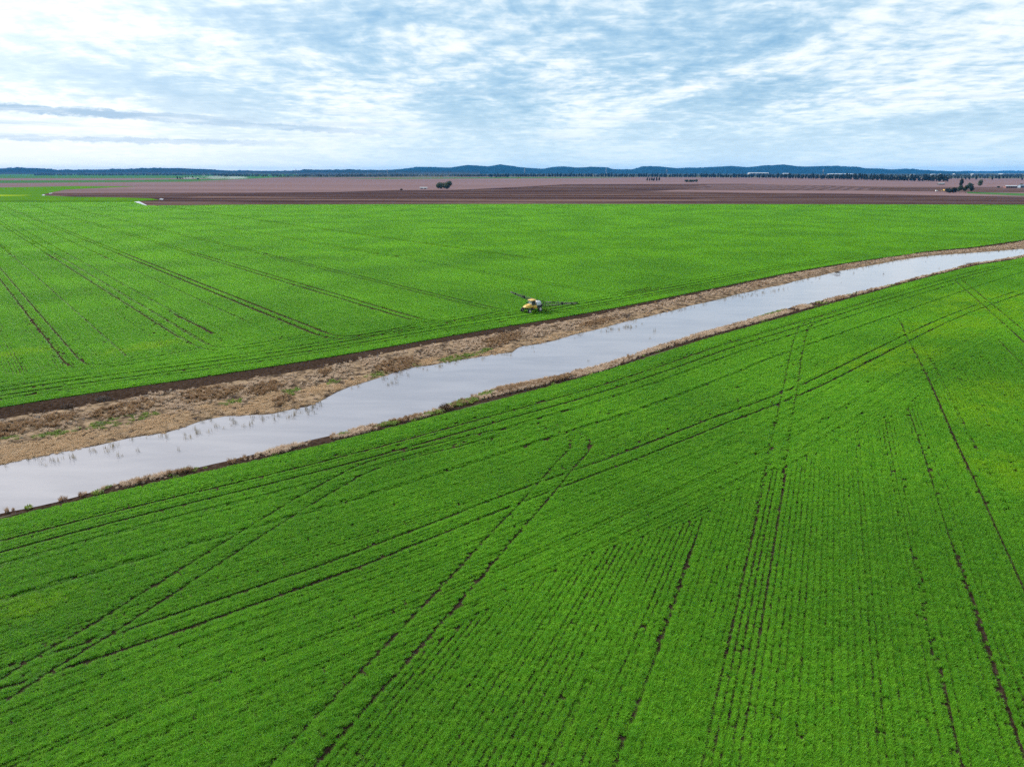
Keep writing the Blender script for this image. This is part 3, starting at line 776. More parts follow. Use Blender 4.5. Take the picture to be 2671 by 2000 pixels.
for nm, w, kf, vs_, s0, s1, lab in (('dry_grass', wd, 0.7, V_dry, 0.4, 1.05, 'pale dry grass lining the near canal bank'),
                                    ('brown_weeds', np.maximum(wb, 0.12 * (n2 > 0.6)) * (t > 0.25), 0.6, V_brown, 0.4, 0.85, 'brown dead weeds on the near canal bank'),
                                    ('green_weeds', np.maximum(wg, 0.05 * (n2 < 0.3)) * (t > 0.15), 0.8, V_weed, 0.7, 1.6, 'bright green weeds on the near canal bank')):
    sel = rng.random(len(p)) < np.clip(w * kf, 0, 1); q = p[sel]; m = len(q)
    scatter(nm, np.column_stack([q, zz[sel] - 0.03]), rng.random(m) * 6.28, s0 + (s1 - s0) * rng.random(m), vs_, 6, lab)

# ------------------------------------------------------------------ hills on the horizon
def forest_material(name, c0, c1, clear, amt, sc):
    m, k, b = mat(name)
    pos = world_pos(k)
    n = k.noise(pos, sc, 6.0, 0.7); n2 = k.noise(pos, sc * 0.12, 4.0, 0.6)
    c = k.mix(k.mapr(n, 0.35, 0.65), c0, c1)
    sepz = k.new('ShaderNodeSeparateXYZ'); k.link(pos, sepz.inputs[0])
    lowf = k.mapr(k.math('MULTIPLY_ADD', n2, -60.0, sepz.outputs[2]), -30, 12, 1.0, 0.0)
    c = k.mix(k.math('MULTIPLY', lowf, k.mapr(n, 0.42, 0.52, amt, 0.0)), c, clear)
    k.link(c, b.inputs['Base Color']); b.inputs['Roughness'].default_value = 1.0; b.inputs['Specular IOR Level'].default_value = 0.0
    return m
M['hill_far'] = forest_material('far_forest', (0.006, 0.018, 0.024), (0.014, 0.030, 0.034), (0.02, 0.03, 0.03), 0.0, 0.012)
M['hill_near'] = forest_material('near_forest', (0.008, 0.014, 0.014), (0.022, 0.030, 0.022), (0.11, 0.085, 0.06), 0.9, 0.02)
def hills(name, prof, dist, depth, material, seed, rough, base=-3.0, nrow=14):
    xs = np.arange(prof[0][0], prof[-1][0] + 1, 3.0)
    ys = np.interp(xs, [q[0] for q in prof], [q[1] for q in prof])
    vs = []; fs = []; r1 = np.random.default_rng(seed)
    n = len(xs)
    bump = [smooth_noise(xs, s_, seed + 10 * i) - 0.5 for i, s_ in enumerate((50, 22, 9, 4, 3))]
    for j in range(nrow):
        t = j / (nrow - 1)                      # 0 at the foot towards the camera, ridge at 0.6, down again behind
        d = dist + depth * (t - 0.6)
        sh = math.sin(min(t / 0.6, 1.0) * math.pi / 2) ** 1.3 if t <= 0.6 else math.cos((t - 0.6) / 0.4 * math.pi / 2)
        for i in range(n):
            _, _, zr = AZ(xs[i], dist, ys[i])
            u = (xs[i] - 1335.5) / FPX * d / CP
            rel = (sum(b_[(i + j * 3) % n] * w_ for b_, w_ in zip(bump, (1.0, 0.9, 0.6, 0.4, 0.3)))) * rough
            z = base + (max(zr, 2) - base) * sh + rel * (1 - abs(2 * t / 1.2 - 1)) * (t < 0.6) + (r1.random() - 0.5) * rough * 0.05
            vs.append((u, d, z))
    for j in range(nrow - 1):
        for i in range(n - 1):
            fs.append((j * n + i, j * n + i + 1, (j + 1) * n + i + 1, (j + 1) * n + i))
    o = mesh_obj(name, vs, fs, material, smooth=True); o['kind'] = 'structure'
    return o
H_LEFT = [(-700, 439), (-300, 434), (-80, 438), (0, 436), (47, 437), (104, 440), (152, 438), (203, 439), (247, 443.5), (316, 443), (380, 442), (418, 443), (459, 439.5), (538, 438.6), (601, 442), (665, 445.5), (760, 446), (821, 445.5), (856, 443), (894, 443), (935, 444), (966, 444.5), (1046, 444), (1120, 446), (1260, 448)]
H_MAIN = [(820, 447.5), (960, 446), (1046, 444), (1077, 442), (1118, 438), (1188, 439.5), (1229, 434), (1277, 437), (1310, 433), (1361, 439.5), (1408, 442), (1459, 437), (1490, 439.5), (1535, 438), (1557, 438.6), (1579, 443.2), (1623, 443.2), (1649, 437), (1687, 437), (1731, 441), (1756, 439.5), (1788, 440), (1858, 436), (1899, 438.6), (1942, 435), (1977, 434), (2029, 437.6), (2092, 436), (2158, 438.6), (2179, 441), (2214, 441.5), (2245, 443.5), (2269, 443), (2297, 444), (2353, 446.5), (2430, 448)]
H_FAR = [(1300, 446), (1500, 444.8), (1580, 443), (1640, 443.6), (1800, 446), (2300, 447), (2450, 447.4), (2493, 446.5), (2524, 445), (2562, 446.6), (2640, 446), (2760, 445), (3000, 444), (3500, 447)]
hills('hill', H_LEFT, 14000, 3200, M['hill_near'], 51, 26)
H_MAIN = [(a_, 448 - (448 - b_) * 1.25) for a_, b_ in H_MAIN]
hills('hill', H_MAIN, 16500, 4600, M['hill_far'], 52, 22)
hills('hill', H_FAR, 24000, 5000, M['hill_far'], 53, 30)

# ------------------------------------------------------------------ trees
def leaf_material(name, c0, c1):
    m, k, b = mat(name)
    oi = k.new('ShaderNodeObjectInfo'); pos = world_pos(k)
    n = k.noise(pos, 0.35, 4.0, 0.65)
    f = k.math('MULTIPLY_ADD', oi.outputs['Random'], 0.5, k.mapr(n, 0.3, 0.7, 0.0, 0.5))
    c = k.mix(f, c0, c1)
    k.link(c, b.inputs['Base Color']); b.inputs['Roughness'].default_value = 0.7; b.inputs['Specular IOR Level'].default_value = 0.2
    tr = k.new('ShaderNodeBsdfTranslucent'); k.link(c, tr.inputs[0])
    mx = k.new('ShaderNodeMixShader'); mx.inputs[0].default_value = 0.2
    k.link(b.outputs[0], mx.inputs[1]); k.link(tr.outputs[0], mx.inputs[2])
    k.link(mx.outputs[0], k.n['Material Output'].inputs[0])
    return m
M['leaf'] = leaf_material('gum_leaf', (0.028, 0.046, 0.022), (0.060, 0.085, 0.036))
M['leaf_dark'] = leaf_material('dark_leaf', (0.010, 0.017, 0.012), (0.026, 0.038, 0.022))
M['leaf_olive'] = leaf_material('olive_leaf', (0.050, 0.070, 0.030), (0.090, 0.110, 0.050))
M['bark'] = plain('bark', (0.14, 0.115, 0.09), 0.9, 0.3, 1.5)
M['bark_pale'] = plain('pale_bark', (0.32, 0.28, 0.23), 0.9, 0.25, 1.5)

def crown_geo(mb, lobes, nleaf, size, seed, mi=1):
    """leaf clumps spread through a set of ellipsoid lobes (x, y, z, rx, ry, rz)"""
    r = random.Random(seed)
    vol = [l[3] * l[4] * l[5] for l in lobes]; tot = sum(vol)
    for l, v in zip(lobes, vol):
        for _ in range(max(6, int(nleaf * v / tot))):
            while True:
                a = [r.uniform(-1, 1) for _ in range(3)]; q = sum(c * c for c in a)
                if 0.12 < q <= 1.0 and r.random() < 0.35 + 0.65 * q: break
            c = Vector((l[0] + a[0] * l[3], l[1] + a[1] * l[4], l[2] + a[2] * l[5]))
            nrm = Vector((a[0] + r.uniform(-.8, .8), a[1] + r.uniform(-.8, .8), a[2] + r.uniform(-.5, .9))).normalized()
            t1 = nrm.orthogonal().normalized(); t1.rotate(Matrix.Rotation(r.random() * 6.28, 3, nrm)); t2 = nrm.cross(t1)
            s = size * r.uniform(0.6, 1.4)
            k5 = [c + t1 * s * math.cos(w) * r.uniform(.6, 1.1) + t2 * s * math.sin(w) * r.uniform(.45, .9) + nrm * s * r.uniform(-.25, .25) for w in (0.3, 1.5, 2.8, 4.0, 5.2)]
            mb.add(k5, [(0, 1, 2), (0, 2, 3), (0, 3, 4)], mi)
def limbs(mb, h, r0, lobes, seed, mi=0, lean=(0, 0)):
    r = random.Random(seed + 1)
    topz = h * 0.55
    mb.tube([(0, 0, -0.3), (lean[0] * 0.3, lean[1] * 0.3, topz * 0.5), (lean[0] * 0.6, lean[1] * 0.6, topz)], r0, 7, mi, r0 * 0.55)
    for l in lobes:
        z0 = r.uniform(0.35, 0.9) * topz
        b = Vector((lean[0] * 0.5 * z0 / topz, lean[1] * 0.5 * z0 / topz, z0)); e = Vector(l[:3])
        mid_ = (b + e) / 2 + Vector((r.uniform(-.3, .3), r.uniform(-.3, .3), 0.1 * h))
        mb.tube([b, mid_, e], r0 * 0.45, 5, mi, r0 * 0.12)
def gum_lobes(h, w, seed, base=0.32, n=6):
    r = random.Random(seed); out = []
    for i in range(n):
        z = h * (base + (0.92 - base) * (i + 0.5) / n + r.uniform(-.04, .04))
        rad = w * (0.55 + 0.45 * math.sin(math.pi * min(1, (i + 0.8) / n)))
        a = r.random() * 6.28; q = w * 0.45 * r.random()
        out.append((math.cos(a) * q, math.sin(a) * q, z, rad * r.uniform(.55, .85), rad * r.uniform(.55, .85), h * r.uniform(.09, .15)))
    return out
def small_tree_mesh(name, h, w, seed, leafm, nleaf=170, base=0.28):
    mb = MB(); lo = gum_lobes(h, w, seed, base)
    limbs(mb, h, h * 0.016, lo[::2], seed); crown_geo(mb, lo, nleaf, h * 0.075, seed)
    return mb.mesh(name, [M['bark'], leafm])

# the long windbreak: one mesh per tree, shared between alike trees
belt_meshes = [small_tree_mesh('belt_tree', h, w, 600 + i, M['leaf_dark'], 300, 0.18) for i, (h, w) in enumerate(((25, 8.5), (28, 8.5), (22, 8), (26, 7), (29, 10), (19, 8), (24, 9.5), (27, 7.5)))]
def put_tree(name, me, x, y, s, label, group, cat='tree', zs=None):
    o = bpy.data.objects.new(name, me); COL.objects.link(o)
    o.location = (x, y, 0.0); o.rotation_euler = (0, 0, random.random() * 6.28); o.scale = (s, s, s if zs is None else zs)
    return setp(o, label, cat, group)
def belt(pts, n, label, group, back=90, smin=0.9, smax=1.2, gaps=()):
    xs = np.linspace(pts[0][0], pts[-1][0], n)
    for i, px in enumerate(xs):
        px += random.uniform(-2.0, 2.0)
        if any(a < px < b for a, b in gaps): continue
        py = np.interp(px, [q[0] for q in pts], [q[1] for q in pts])
        gx, gy = G(px, py); f = 1 + random.random() * back / gy
        put_tree('gum_tree', random.choice(belt_meshes), gx * f, gy * f, random.uniform(smin, smax), label, group)
belt([(1278, 463.4), (1326, 463.2)], 14, 'dark gum tree in the short dense clump that starts the windbreak', 'trees of the clump at the windbreak end')
belt([(1340, 462.6), (1500, 462.6), (1700, 463.4), (1812, 464.2)], 84, 'tall dark gum tree in the windbreak behind the pale fallow field', 'trees of the long windbreak', gaps=((1420, 1426), (1655, 1660)))
belt([(1828, 464.4), (1930, 465.0), (1965, 465.2)], 26, 'dark gum tree in the middle stretch of the windbreak, between two gaps', 'trees of the middle windbreak')
belt([(1976, 465.6), (2100, 467.6), (2240, 470.5), (2330, 473), (2470, 475.5)], 92, 'tall dark gum tree in the windbreak stretch before the white sheds', 'trees of the windbreak by the white sheds')
belt([(2480, 470), (2671, 472), (2760, 473)], 30, 'hazy gum tree among scattered trees behind the farm sheds', 'trees behind the farm sheds', back=1400, smin=0.6, smax=1.0)
belt([(464, 468.2), (484, 468)], 4, 'small lone dark tree in a short row beside the drifting smoke', 'small trees by the smoke', back=30, smin=0.5, smax=0.62)
belt([(492, 467.8), (503, 467.8)], 2, 'small dark tree of a pair just left of the drifting smoke', 'small trees by the smoke', back=20, smin=0.55, smax=0.62)
# clump of tall slender trees standing in the fallow field
for i, (px, s) in enumerate(((1688, 0.62), (1694, 0.55), (1700, 0.62), (1706, 0.58), (1712, 0.6), (1719, 0.62), (1703, 0.5))):
    gx, gy = G(px, 472.6 + random.uniform(-.4, .4)); put_tree('gum_tree', belt_meshes[(i * 3) % 8], gx, gy, s, 'slender tree of the small stand alone in the fallow field', 'stand of slender trees')
# woodland at the foot of the hills: one mass
wood_vars = variants('wood_tree', [small_tree_mesh('wood_tree', 17, 7, 640 + i, M['leaf_dark'], 60, 0.12) for i in range(5)])
wp = []
for (x0, x1, d0, d1, n) in ((-500, 240, 10500, 12500, 260), (190, 700, 7400, 9000, 1100), (620, 1300, 5600, 7400, 1500), (1250, 2750, 6000, 7600, 2600), (2300, 3000, 4200, 6000, 500)):
    for _ in range(n):
        px = random.uniform(x0, x1); d = d0 + (d1 - d0) * random.random() ** 1.0
        wp.append(((px - 1335.5) / FPX * d / CP, d, 0.0))
wp = np.array(wp)
keep_ = smooth_noise(wp[:, 0], 160.0, 71) * 0.6 + smooth_noise(wp[:, 1], 130.0, 72) * 0.4 > 0.34
wp = wp[keep_]
scatter('distant_woodland', wp, rng.random(len(wp)) * 6.28, 0.7 + 0.6 * rng.random(len(wp)), wood_vars, 5, 'dark bluish woodland at the foot of the hills')
# scrub dotted over the left hill slopes
hp = []
dg = bpy.context.evaluated_depsgraph_get()

# nearer trees, each with trunk and crown
def tree(name, loc, h, lobes, nleaf, size, leafm, barkm, label, cat='tree', group=None, r0=None, seed=1):
    t = empty(name, loc); setp(t, label, cat, group)
    mb = MB(); limbs(mb, h, r0 or h * 0.02, lobes, seed, 0); mb.build('trunk', barkm, t)
    mb = MB(); crown_geo(mb, lobes, nleaf, size, seed, 0); mb.build('crown', leafm, t)
    return t
def bush_lobes(h, w, seed, n=7):
    r = random.Random(seed); out = []
    for i in range(n):
        a = r.random() * 6.28; q = w * 0.6 * math.sqrt(r.random())
        rr = w * r.uniform(.30, .48); z = h * r.uniform(.35, .72)
        out.append((math.cos(a) * q, math.sin(a) * q, z, rr, rr, h * r.uniform(.24, .34)))
    return out
for i, (px, py, h, w, lab) in enumerate(((1149, 493.4, 16.0, 12.5, 'rounded olive-green tree, left of the pair beside the low white shed'),
                                         (1167, 493.6, 18.5, 13.0, 'rounded olive-green tree, right and taller of the pair beside the white shed'))):
    gx, gy = G(px, py); tree('round_tree', (gx, gy, 0), h, bush_lobes(h, w, 700 + i, 13), 3200, 0.95, M['leaf_olive'], M['bark'], lab, group='round trees by the white shed', seed=700 + i)
for i, (px, py, h, w, lab) in enumerate(((1791, 476.2, 11, 10.1, 'low dense bush at the left end of the hedge clump in the fallow field'), (1800, 476.4, 11.5, 10.8, 'low dense bush second from left in the hedge clump'),
                                         (1808, 476.4, 11, 10.8, 'low dense bush third from left in the hedge clump'), (1817, 476.2, 11.5, 10.1, 'low dense bush at the right end of the hedge clump'))):
    gx, gy = G(px, py); tree('hedge_bush', (gx, gy, 0), h, bush_lobes(h, w, 720 + i, 8), 900, 0.9, M['leaf_olive'] if i % 2 else M['leaf'], M['bark'], lab, 'bush', 'hedge clump bushes', seed=720 + i)
for i, (px, py, h, w, lab, nm, lf) in enumerate((
        (2473, 504.2, 9.5, 7.0, 'dark rounded shrub at the left end of the farm thicket', 'thicket_bush', 'leaf_dark'),
        (2487, 504.4, 11, 6.5, 'dark rounded shrub second from the left in the farm thicket', 'thicket_bush', 'leaf_dark'),
        (2503, 503.8, 14, 7.0, 'broad dark tree with pale trunks in the middle of the farm thicket', 'gum_tree', 'leaf'),
        (2518, 504.0, 15, 6.5, 'leaning dark tree with bare pale trunks in the farm thicket', 'gum_tree', 'leaf'),
        (2533, 503.4, 13, 5.5, 'dark tree at the right end of the farm thicket', 'gum_tree', 'leaf_dark'),
        (2506, 492, 25, 6.0, 'tall pointed dark tree rising behind the farm thicket', 'gum_tree', 'leaf_dark'),
        (2529, 494, 15, 7.0, 'wide low crowned tree behind the farm thicket', 'gum_tree', 'leaf'),
        (2555, 490.6, 21, 8.5, 'big rounded olive tree standing right of the farm thicket', 'gum_tree', 'leaf_olive'),
        (2604, 490, 4.5, 4.0, 'small round shrub in front of the long red shed', 'small_bush', 'leaf'),
        (2663, 487, 8, 6, 'low tree behind the blue-grey shed', 'gum_tree', 'leaf'),
        (516, 468.3, 7, 8, 'small low dark bush left of the drifting smoke plume', 'small_bush', 'leaf_dark'),
        (1047, 496.0, 3.0, 4.5, 'tiny dark bush on the edge of the ploughed field', 'small_bush', 'leaf_dark'))):
    gx, gy = G(px, py)
    lo = gum_lobes(h, w, 740 + i, 0.34 if nm == 'gum_tree' else 0.15, 8) if nm == 'gum_tree' else bush_lobes(h, w, 740 + i, 9)
    tree(nm, (gx, gy, 0), h, lo, 1100, 0.8, M[lf], M['bark_pale'] if nm == 'gum_tree' else M['bark'], lab, 'tree' if nm == 'gum_tree' else 'bush', seed=740 + i)

# shrubs one can pick out on the canal banks
M['shrub_pink'] = blade_material('dry_shrub_twig', (0.30, 0.20, 0.15), (0.46, 0.33, 0.25))
M['shrub_red'] = blade_material('red_brown_shrub_twig', (0.16, 0.085, 0.06), (0.28, 0.17, 0.12))
def bank_shrub(px, py, h, w, material, label, seed):
    gx, gy = G(px, py, -0.1); t = empty('bank_shrub', (gx, gy, -0.15)); setp(t, label, 'shrub', 'shrubs on the canal banks')
    mb = MB(); lo = [(0, 0, h * .5, w * .5, w * .5, h * .5), (w * .22, 0.1, h * .4, w * .34, w * .34, h * .38), (-w * .22, -.1, h * .4, w * .34, w * .34, h * .36)]
    crown_geo(mb, lo, 420, 0.085, seed, 0); mb.build('twigs', material, t)
    mb = MB()
    for i in range(5):
        a = i * 1.26; mb.tube([(0, 0, 0), (math.cos(a) * w * .2, math.sin(a) * w * .2, h * .5)], 0.02, 4, 0, 0.008)
    mb.build('stems', M['bark'], t)
bank_shrub(1160, 1070, 1.5, 2.0, M['shrub_red'], 'round red-brown shrub on the near bank beside bright green weeds', 801)
bank_shrub(1322, 866, 1.5, 3.2, M['shrub_pink'], 'broad pinkish dry shrub on the far bank below the sprayer', 802)
bank_shrub(1352, 864, 1.2, 2.4, M['shrub_red'], 'red-brown dry shrub on the far bank right of the pinkish shrub', 803)
bank_shrub(176, 1066, 1.1, 2.2, M['shrub_pink'], 'pale dry shrub alone on the dark soil near the left edge', 804)
bank_shrub(270, 1046, 1.1, 2.6, M['grey'], 'greyish dead shrub on the dark soil of the far bank', 805)
bank_shrub(2185, 712, 0.7, 2.6, M['shrub_red'], 'small brown clump standing alone in the water', 806)
bank_shrub(1635, 826, 1.2, 3.0, M['shrub_pink'], 'pale dry shrub on the far bank right of the sprayer', 807)
bank_shrub(2530, 691, 1.3, 4.5, M['shrub_red'], 'dark brown shrub on the near bank close to the sandbar', 808)

# ------------------------------------------------------------------ pylons
M['steel'] = plain('galvanised_steel', (0.30, 0.31, 0.32), 0.5, 0.1, 0.3, 0.6)
def pylon(px, dist, h, label):
    x = (px - 1335.5) / FPX * dist / CP
    t = empty('power_pylon', (x, dist, 0), 0.3); setp(t, label, 'pylon', 'pylons of the power line')
    w = 5.0
    corners = [(-1, -1), (1, -1), (1, 1), (-1, 1)]
    at = lambda c, z: (c[0] * w * (1 - 0.86 * min(z / (h * .75), 1)), c[1] * w * (1 - 0.86 * min(z / (h * .75), 1)), z)
    for c in corners:
        MB().tube([at(c, -0.5), at(c, h * .75), (c[0] * .3, c[1] * .3, h)], 0.42, 4).build('leg', M['steel'], t)
    b = MB(); zs = [0, h * .2, h * .38, h * .53, h * .65, h * .75, h * .87]
    for i in range(len(zs) - 1):
        for q in range(4):
            c0, c1 = corners[q], corners[(q + 1) % 4]
            b.tube([at(c0, zs[i]), at(c1, zs[i + 1])], 0.2, 3); b.tube([at(c1, zs[i]), at(c0, zs[i + 1])], 0.2, 3)
    b.build('lattice', M['steel'], t)
    for z, l in ((h * .68, 11), (h * .79, 9), (h * .9, 7)):
        MB().tube([(-l, 0, z), (0, 0, z + 1.6), (l, 0, z)], 0.45, 4).tube([(-l, 0, z), (l, 0, z - 0.6)], 0.3, 4).build('crossarm', M['steel'], t)
for px, d, h, lab in ((818, 6300, 66, 'thin lattice pylon on the skyline, leftmost of the row'), (1037, 6300, 66, 'thin lattice pylon on the skyline left of the blue hills'),
                      (1366, 6200, 64, 'thin lattice pylon against the twin-peaked blue hill'), (1561, 6200, 70, 'thin lattice pylon in the saddle between two blue hills'),
                      (1706, 6000, 60, 'thin lattice pylon above the stand of slender trees'), (2081, 5600, 58, 'thin lattice pylon above the long white sheds')):
    pylon(px, d, h, lab)

# ------------------------------------------------------------------ farm and town buildings
M['white_wall'] = plain('white_sheet_metal', (0.46, 0.47, 0.48), 0.5, 0.06, 0.2)
M['red_wall'] = plain('red_brown_sheet_metal', (0.18, 0.075, 0.065), 0.6, 0.15, 0.5)
M['blue_wall'] = plain('blue_grey_sheet_metal', (0.20, 0.26, 0.33), 0.5, 0.1, 0.5)
M['dark_open'] = plain('shed_doorway_dark', (0.03, 0.03, 0.035), 0.8, 0.1, 0.5)
M['zinc'] = plain('zinc_roof', (0.45, 0.47, 0.50), 0.45, 0.1, 0.4, 0.3)
def shed(name, px, py, L, W, Hh, rz, wallm, roofm, label, group=None, openings=3, dist=None, cat='shed', rise=0.22):
    if dist: gx, gy = (px - 1335.5) / FPX * dist / CP, dist
    else: gx, gy = G(px, py)
    t = empty(name, (gx, gy, 0), rz); setp(t, label, cat, group)
    rh = W * rise * 0.5
    b = MB(); b.loft([[(x, -W / 2, -0.3), (x, W / 2, -0.3), (x, W / 2, Hh), (x, 0, Hh + rh), (x, -W / 2, Hh)] for x in (-L / 2, L / 2)]); b.build('wall', wallm, t)
    e = 0.5 + W * 0.01
    b = MB(); b.loft([[(x, -W / 2 - e, Hh - e * rise + .05), (x, 0, Hh + rh + .05), (x, W / 2 + e, Hh - e * rise + .05), (x, W / 2 + e, Hh - e * rise + .35), (x, 0, Hh + rh + .35), (x, -W / 2 - e, Hh - e * rise + .35)] for x in (-L / 2 - e, L / 2 + e)])
    b.build('roof', roofm, t)
    for i in range(openings):
        x = (i + .5) / openings * L - L / 2
        MB().box((x, -W / 2 - 0.03, Hh * .42), (L / openings * .62, 0.1, Hh * .8)).build('door', M['dark_open'], t)  # near-black panel on the wall, shade of an open bay put into its colour
    return t
shed('farm_shed', 1105, 492.8, 17, 8, 2.6, R(4), M['white_wall'], M['white_wall'], 'low white shed beside the pair of round trees in the fallow field', openings=2)
shed('machinery_shed', 2635, 490.6, 27, 12, 4.6, R(-6), M['red_wall'], M['zinc'], 'long red-brown open shed at the right edge of the fields', openings=5)
shed('machinery_shed', 2668, 490.0, 20, 12, 5.4, R(-4), M['blue_wall'], M['blue_wall'], 'blue-grey shed cut by the right edge of the picture', openings=2)
shed('farm_shed', 2454, 482.0, 19, 10, 3.6, R(2), M['dark_open'], M['white_wall'], 'small dark shed with a bright white roof in the fallow field', openings=1)
shed('warehouse', 2126, 0, 270, 60, 17, R(3), M['white_wall'], M['white_wall'], 'longest of the white sheds above the windbreak', 'white sheds beyond the windbreak', 8, 7400, 'warehouse', 0.12)
shed('warehouse', 1926, 0, 210, 60, 26, R(3), M['white_wall'], M['white_wall'], 'bright white shed under the broad blue hill, leftmost of the far sheds', 'white sheds beyond the windbreak', 6, 8000, 'warehouse', 0.12)
shed('warehouse', 1992, 0, 60, 40, 20, R(-8), M['white_wall'], M['zinc'], 'small pale shed between the two long white sheds', 'white sheds beyond the windbreak', 3, 7800, 'warehouse', 0.2)
for i, (px, L, Hh) in enumerate(((2295, 30, 14), (2345, 44, 15), (2362, 34, 18), (2380, 40, 15), (2396, 36, 17), (2440, 32, 15), (2508, 40, 16), (2586, 36, 15))):
    shed('town_house', px, 0, L, 22, Hh, R(20 * i), M['white_wall'], M['zinc'] if i % 2 else M['white_wall'], '%s from the left of the tiny pale town buildings above the trees' % ('first', 'second', 'third', 'fourth', 'fifth', 'sixth', 'seventh', 'eighth')[i], 'pale town buildings beyond the trees', 2, 6900 + 130 * i, 'building', 0.4)

# ------------------------------------------------------------------ vehicles far off by the thicket
M['tyre'] = plain('tyre_rubber', (0.022, 0.021, 0.022), 0.85, 0.2, 6)
M['rim'] = plain('pale_rim', (0.55, 0.53, 0.48), 0.45, 0.1, 6)
M['white_paint'] = plain('white_paint', (0.78, 0.78, 0.77), 0.35, 0.05, 3, 0, 0.3)
M['yellow'] = plain('yellow_paint', (0.66, 0.40, 0.075), 0.45, 0.08, 2.5, 0, 0.25)
M['glass'] = plain('tinted_glass', (0.05, 0.06, 0.065), 0.08, 0.05, 2, 0, 0.0, 0.8)
M['glass_pale'] = plain('windscreen_glass', (0.36, 0.40, 0.42), 0.06, 0.05, 2, 0, 0.0, 0.8)
M['black'] = plain('black_paint', (0.025, 0.026, 0.028), 0.5, 0.15, 3)
M['tank'] = plain('white_poly_tank', (0.60, 0.61, 0.64), 0.45, 0.06, 2)
M['boom'] = plain('dark_boom_steel', (0.018, 0.022, 0.020), 0.6, 0.2, 2, 0.1)
M['orange'] = plain('amber_lens', (0.85, 0.30, 0.02), 0.3, 0.05, 4)
def wheel(parent, c, r, w, name='wheel'):
    b = MB(); prof = [(r * .58, -w / 2), (r * .86, -w / 2), (r * .97, -w * .40), (r, -w * .2), (r, w * .2), (r * .97, w * .40), (r * .86, w / 2), (r * .58, w / 2)]
    b.lathe_y(prof, c, 24)
    n = 18
    for i in range(n):
        a = 2 * math.pi * i / n
        for sgn in (-1, 1):
            p0 = Vector((c[0] + math.cos(a) * r * .99, c[1] + sgn * w * .05, c[2] + math.sin(a) * r * .99))
            p1 = Vector((c[0] + math.cos(a + .16) * r * .97, c[1] + sgn * w * .46, c[2] + math.sin(a + .16) * r * .97))
            b.tube([p0, p1], r * .035, 4)
    ty = b.build('wheel', M['tyre'], parent)
    b = MB(); b.lathe_y([(0.02, -w * .30), (r * .28, -w * .30), (r * .34, -w * .18), (r * .52, -w * .2), (r * .60, -w * .46), (r * .60, w * .46), (r * .52, w * .2), (r * .34, w * .18), (r * .28, w * .30), (0.02, w * .30)], c, 20)
    b.build('rim', M['rim'], ty)
    return ty
def far_van():
    gx, gy = G(2443, 499.6); t = empty('parked_van', (gx, gy, 0.1), R(8)); setp(t, 'small white vehicle parked left of the farm thicket', 'van')
    b = MB(); sec = lambda w, z0, z1: None
    prof = [(-2.7, .5), (-2.75, 1.6), (-2.5, 2.5), (.9, 2.55), (1.7, 1.65), (2.6, 1.35), (2.75, .55)]
    b.loft([[(x, y, z) for x, z in prof] for y in (-.98, .98)]); b.build('body', M['white_paint'], t)
    MB().add([(.98, -.85, 2.42), (.98, .85, 2.42), (1.66, .85, 1.72), (1.66, -.85, 1.72)], [(0, 1, 2, 3)]).build('windscreen', M['glass'], t).location = (.06, 0, .04)
    for y in (-.99, .99): MB().box((-.1, y, 2.0), (1.9, .03, .6)).build('window', M['glass'], t)
    for x in (-1.7, 1.7):
        for y in (-.85, .85): wheel(t, (x, y, .42), .42, .26)
far_van()
def far_harvester():
    gx, gy = G(2462, 499.0); t = empty('harvester', (gx, gy, 0.1), R(100)); setp(t, 'yellow farm machine half hidden behind the farm thicket', 'harvester')
    b = MB(); b.loft([[(x, y, z) for x, z in [(-3.2, 1.2), (-3.4, 3.2), (-1.0, 3.6), (1.4, 3.4), (1.6, 1.3)]] for y in (-1.4, 1.4)]); b.build('body', M['yellow'], t)
    MB().box((2.3, 0, 2.7), (1.4, 1.9, 1.8), taper=.9).build('cab', M['glass'], t)
    MB().box((2.3, 0, 3.68), (1.7, 2.1, .2)).build('cab_roof', M['yellow'], t)
    MB().box((4.0, 0, .7), (1.1, 6.0, .9)).build('header', M['yellow'], t)
    for y in (-1.6, 1.6): wheel(t, (1.5, y, .95), .95, .6); wheel(t, (-2.6, y, .65), .65, .4)
far_harvester()

# ------------------------------------------------------------------ smoke from a small burn-off
def smoke():
    m = bpy.data.materials.new('thin_smoke'); m.use_nodes = True; k = NT(m.node_tree); k.n.clear()
    out = k.new('ShaderNodeOutputMaterial'); v = k.new('ShaderNodeVolumePrincipled')
    v.inputs['Color'].default_value = (0.86, 0.9, 0.95, 1); v.inputs['Density'].default_value = 0.009
    k.link(v.outputs[0], out.inputs['Volume'])
    bm = bmesh.new()
    def blob(px, d, z, r):
        mtx = Matrix.Translation(((px - 1335.5) / FPX * d / CP, d, z)) @ Matrix.Diagonal((*r, 1))
        bmesh.ops.create_icosphere(bm, subdivisions=2, radius=1.0, matrix=mtx)
    d = 3800
    for px, z, r in ((588, 5, (9, 8, 6)), (592, 12, (8, 7, 7)), (597, 20, (9, 8, 7)), (580, 8, (22, 12, 6)), (560, 7, (40, 20, 6)), (628, 10, (70, 30, 9)), (665, 9, (90, 40, 8))): blob(px, d + px * 0.3, z, r)
    me = bpy.data.meshes.new('smoke'); bm.to_mesh(me); bm.free(); me.materials.append(m)
    o = bpy.data.objects.new('smoke', me); COL.objects.link(o); o['kind'] = 'stuff'; o['label'] = 'thin white smoke drifting from a far burn-off'
smoke()

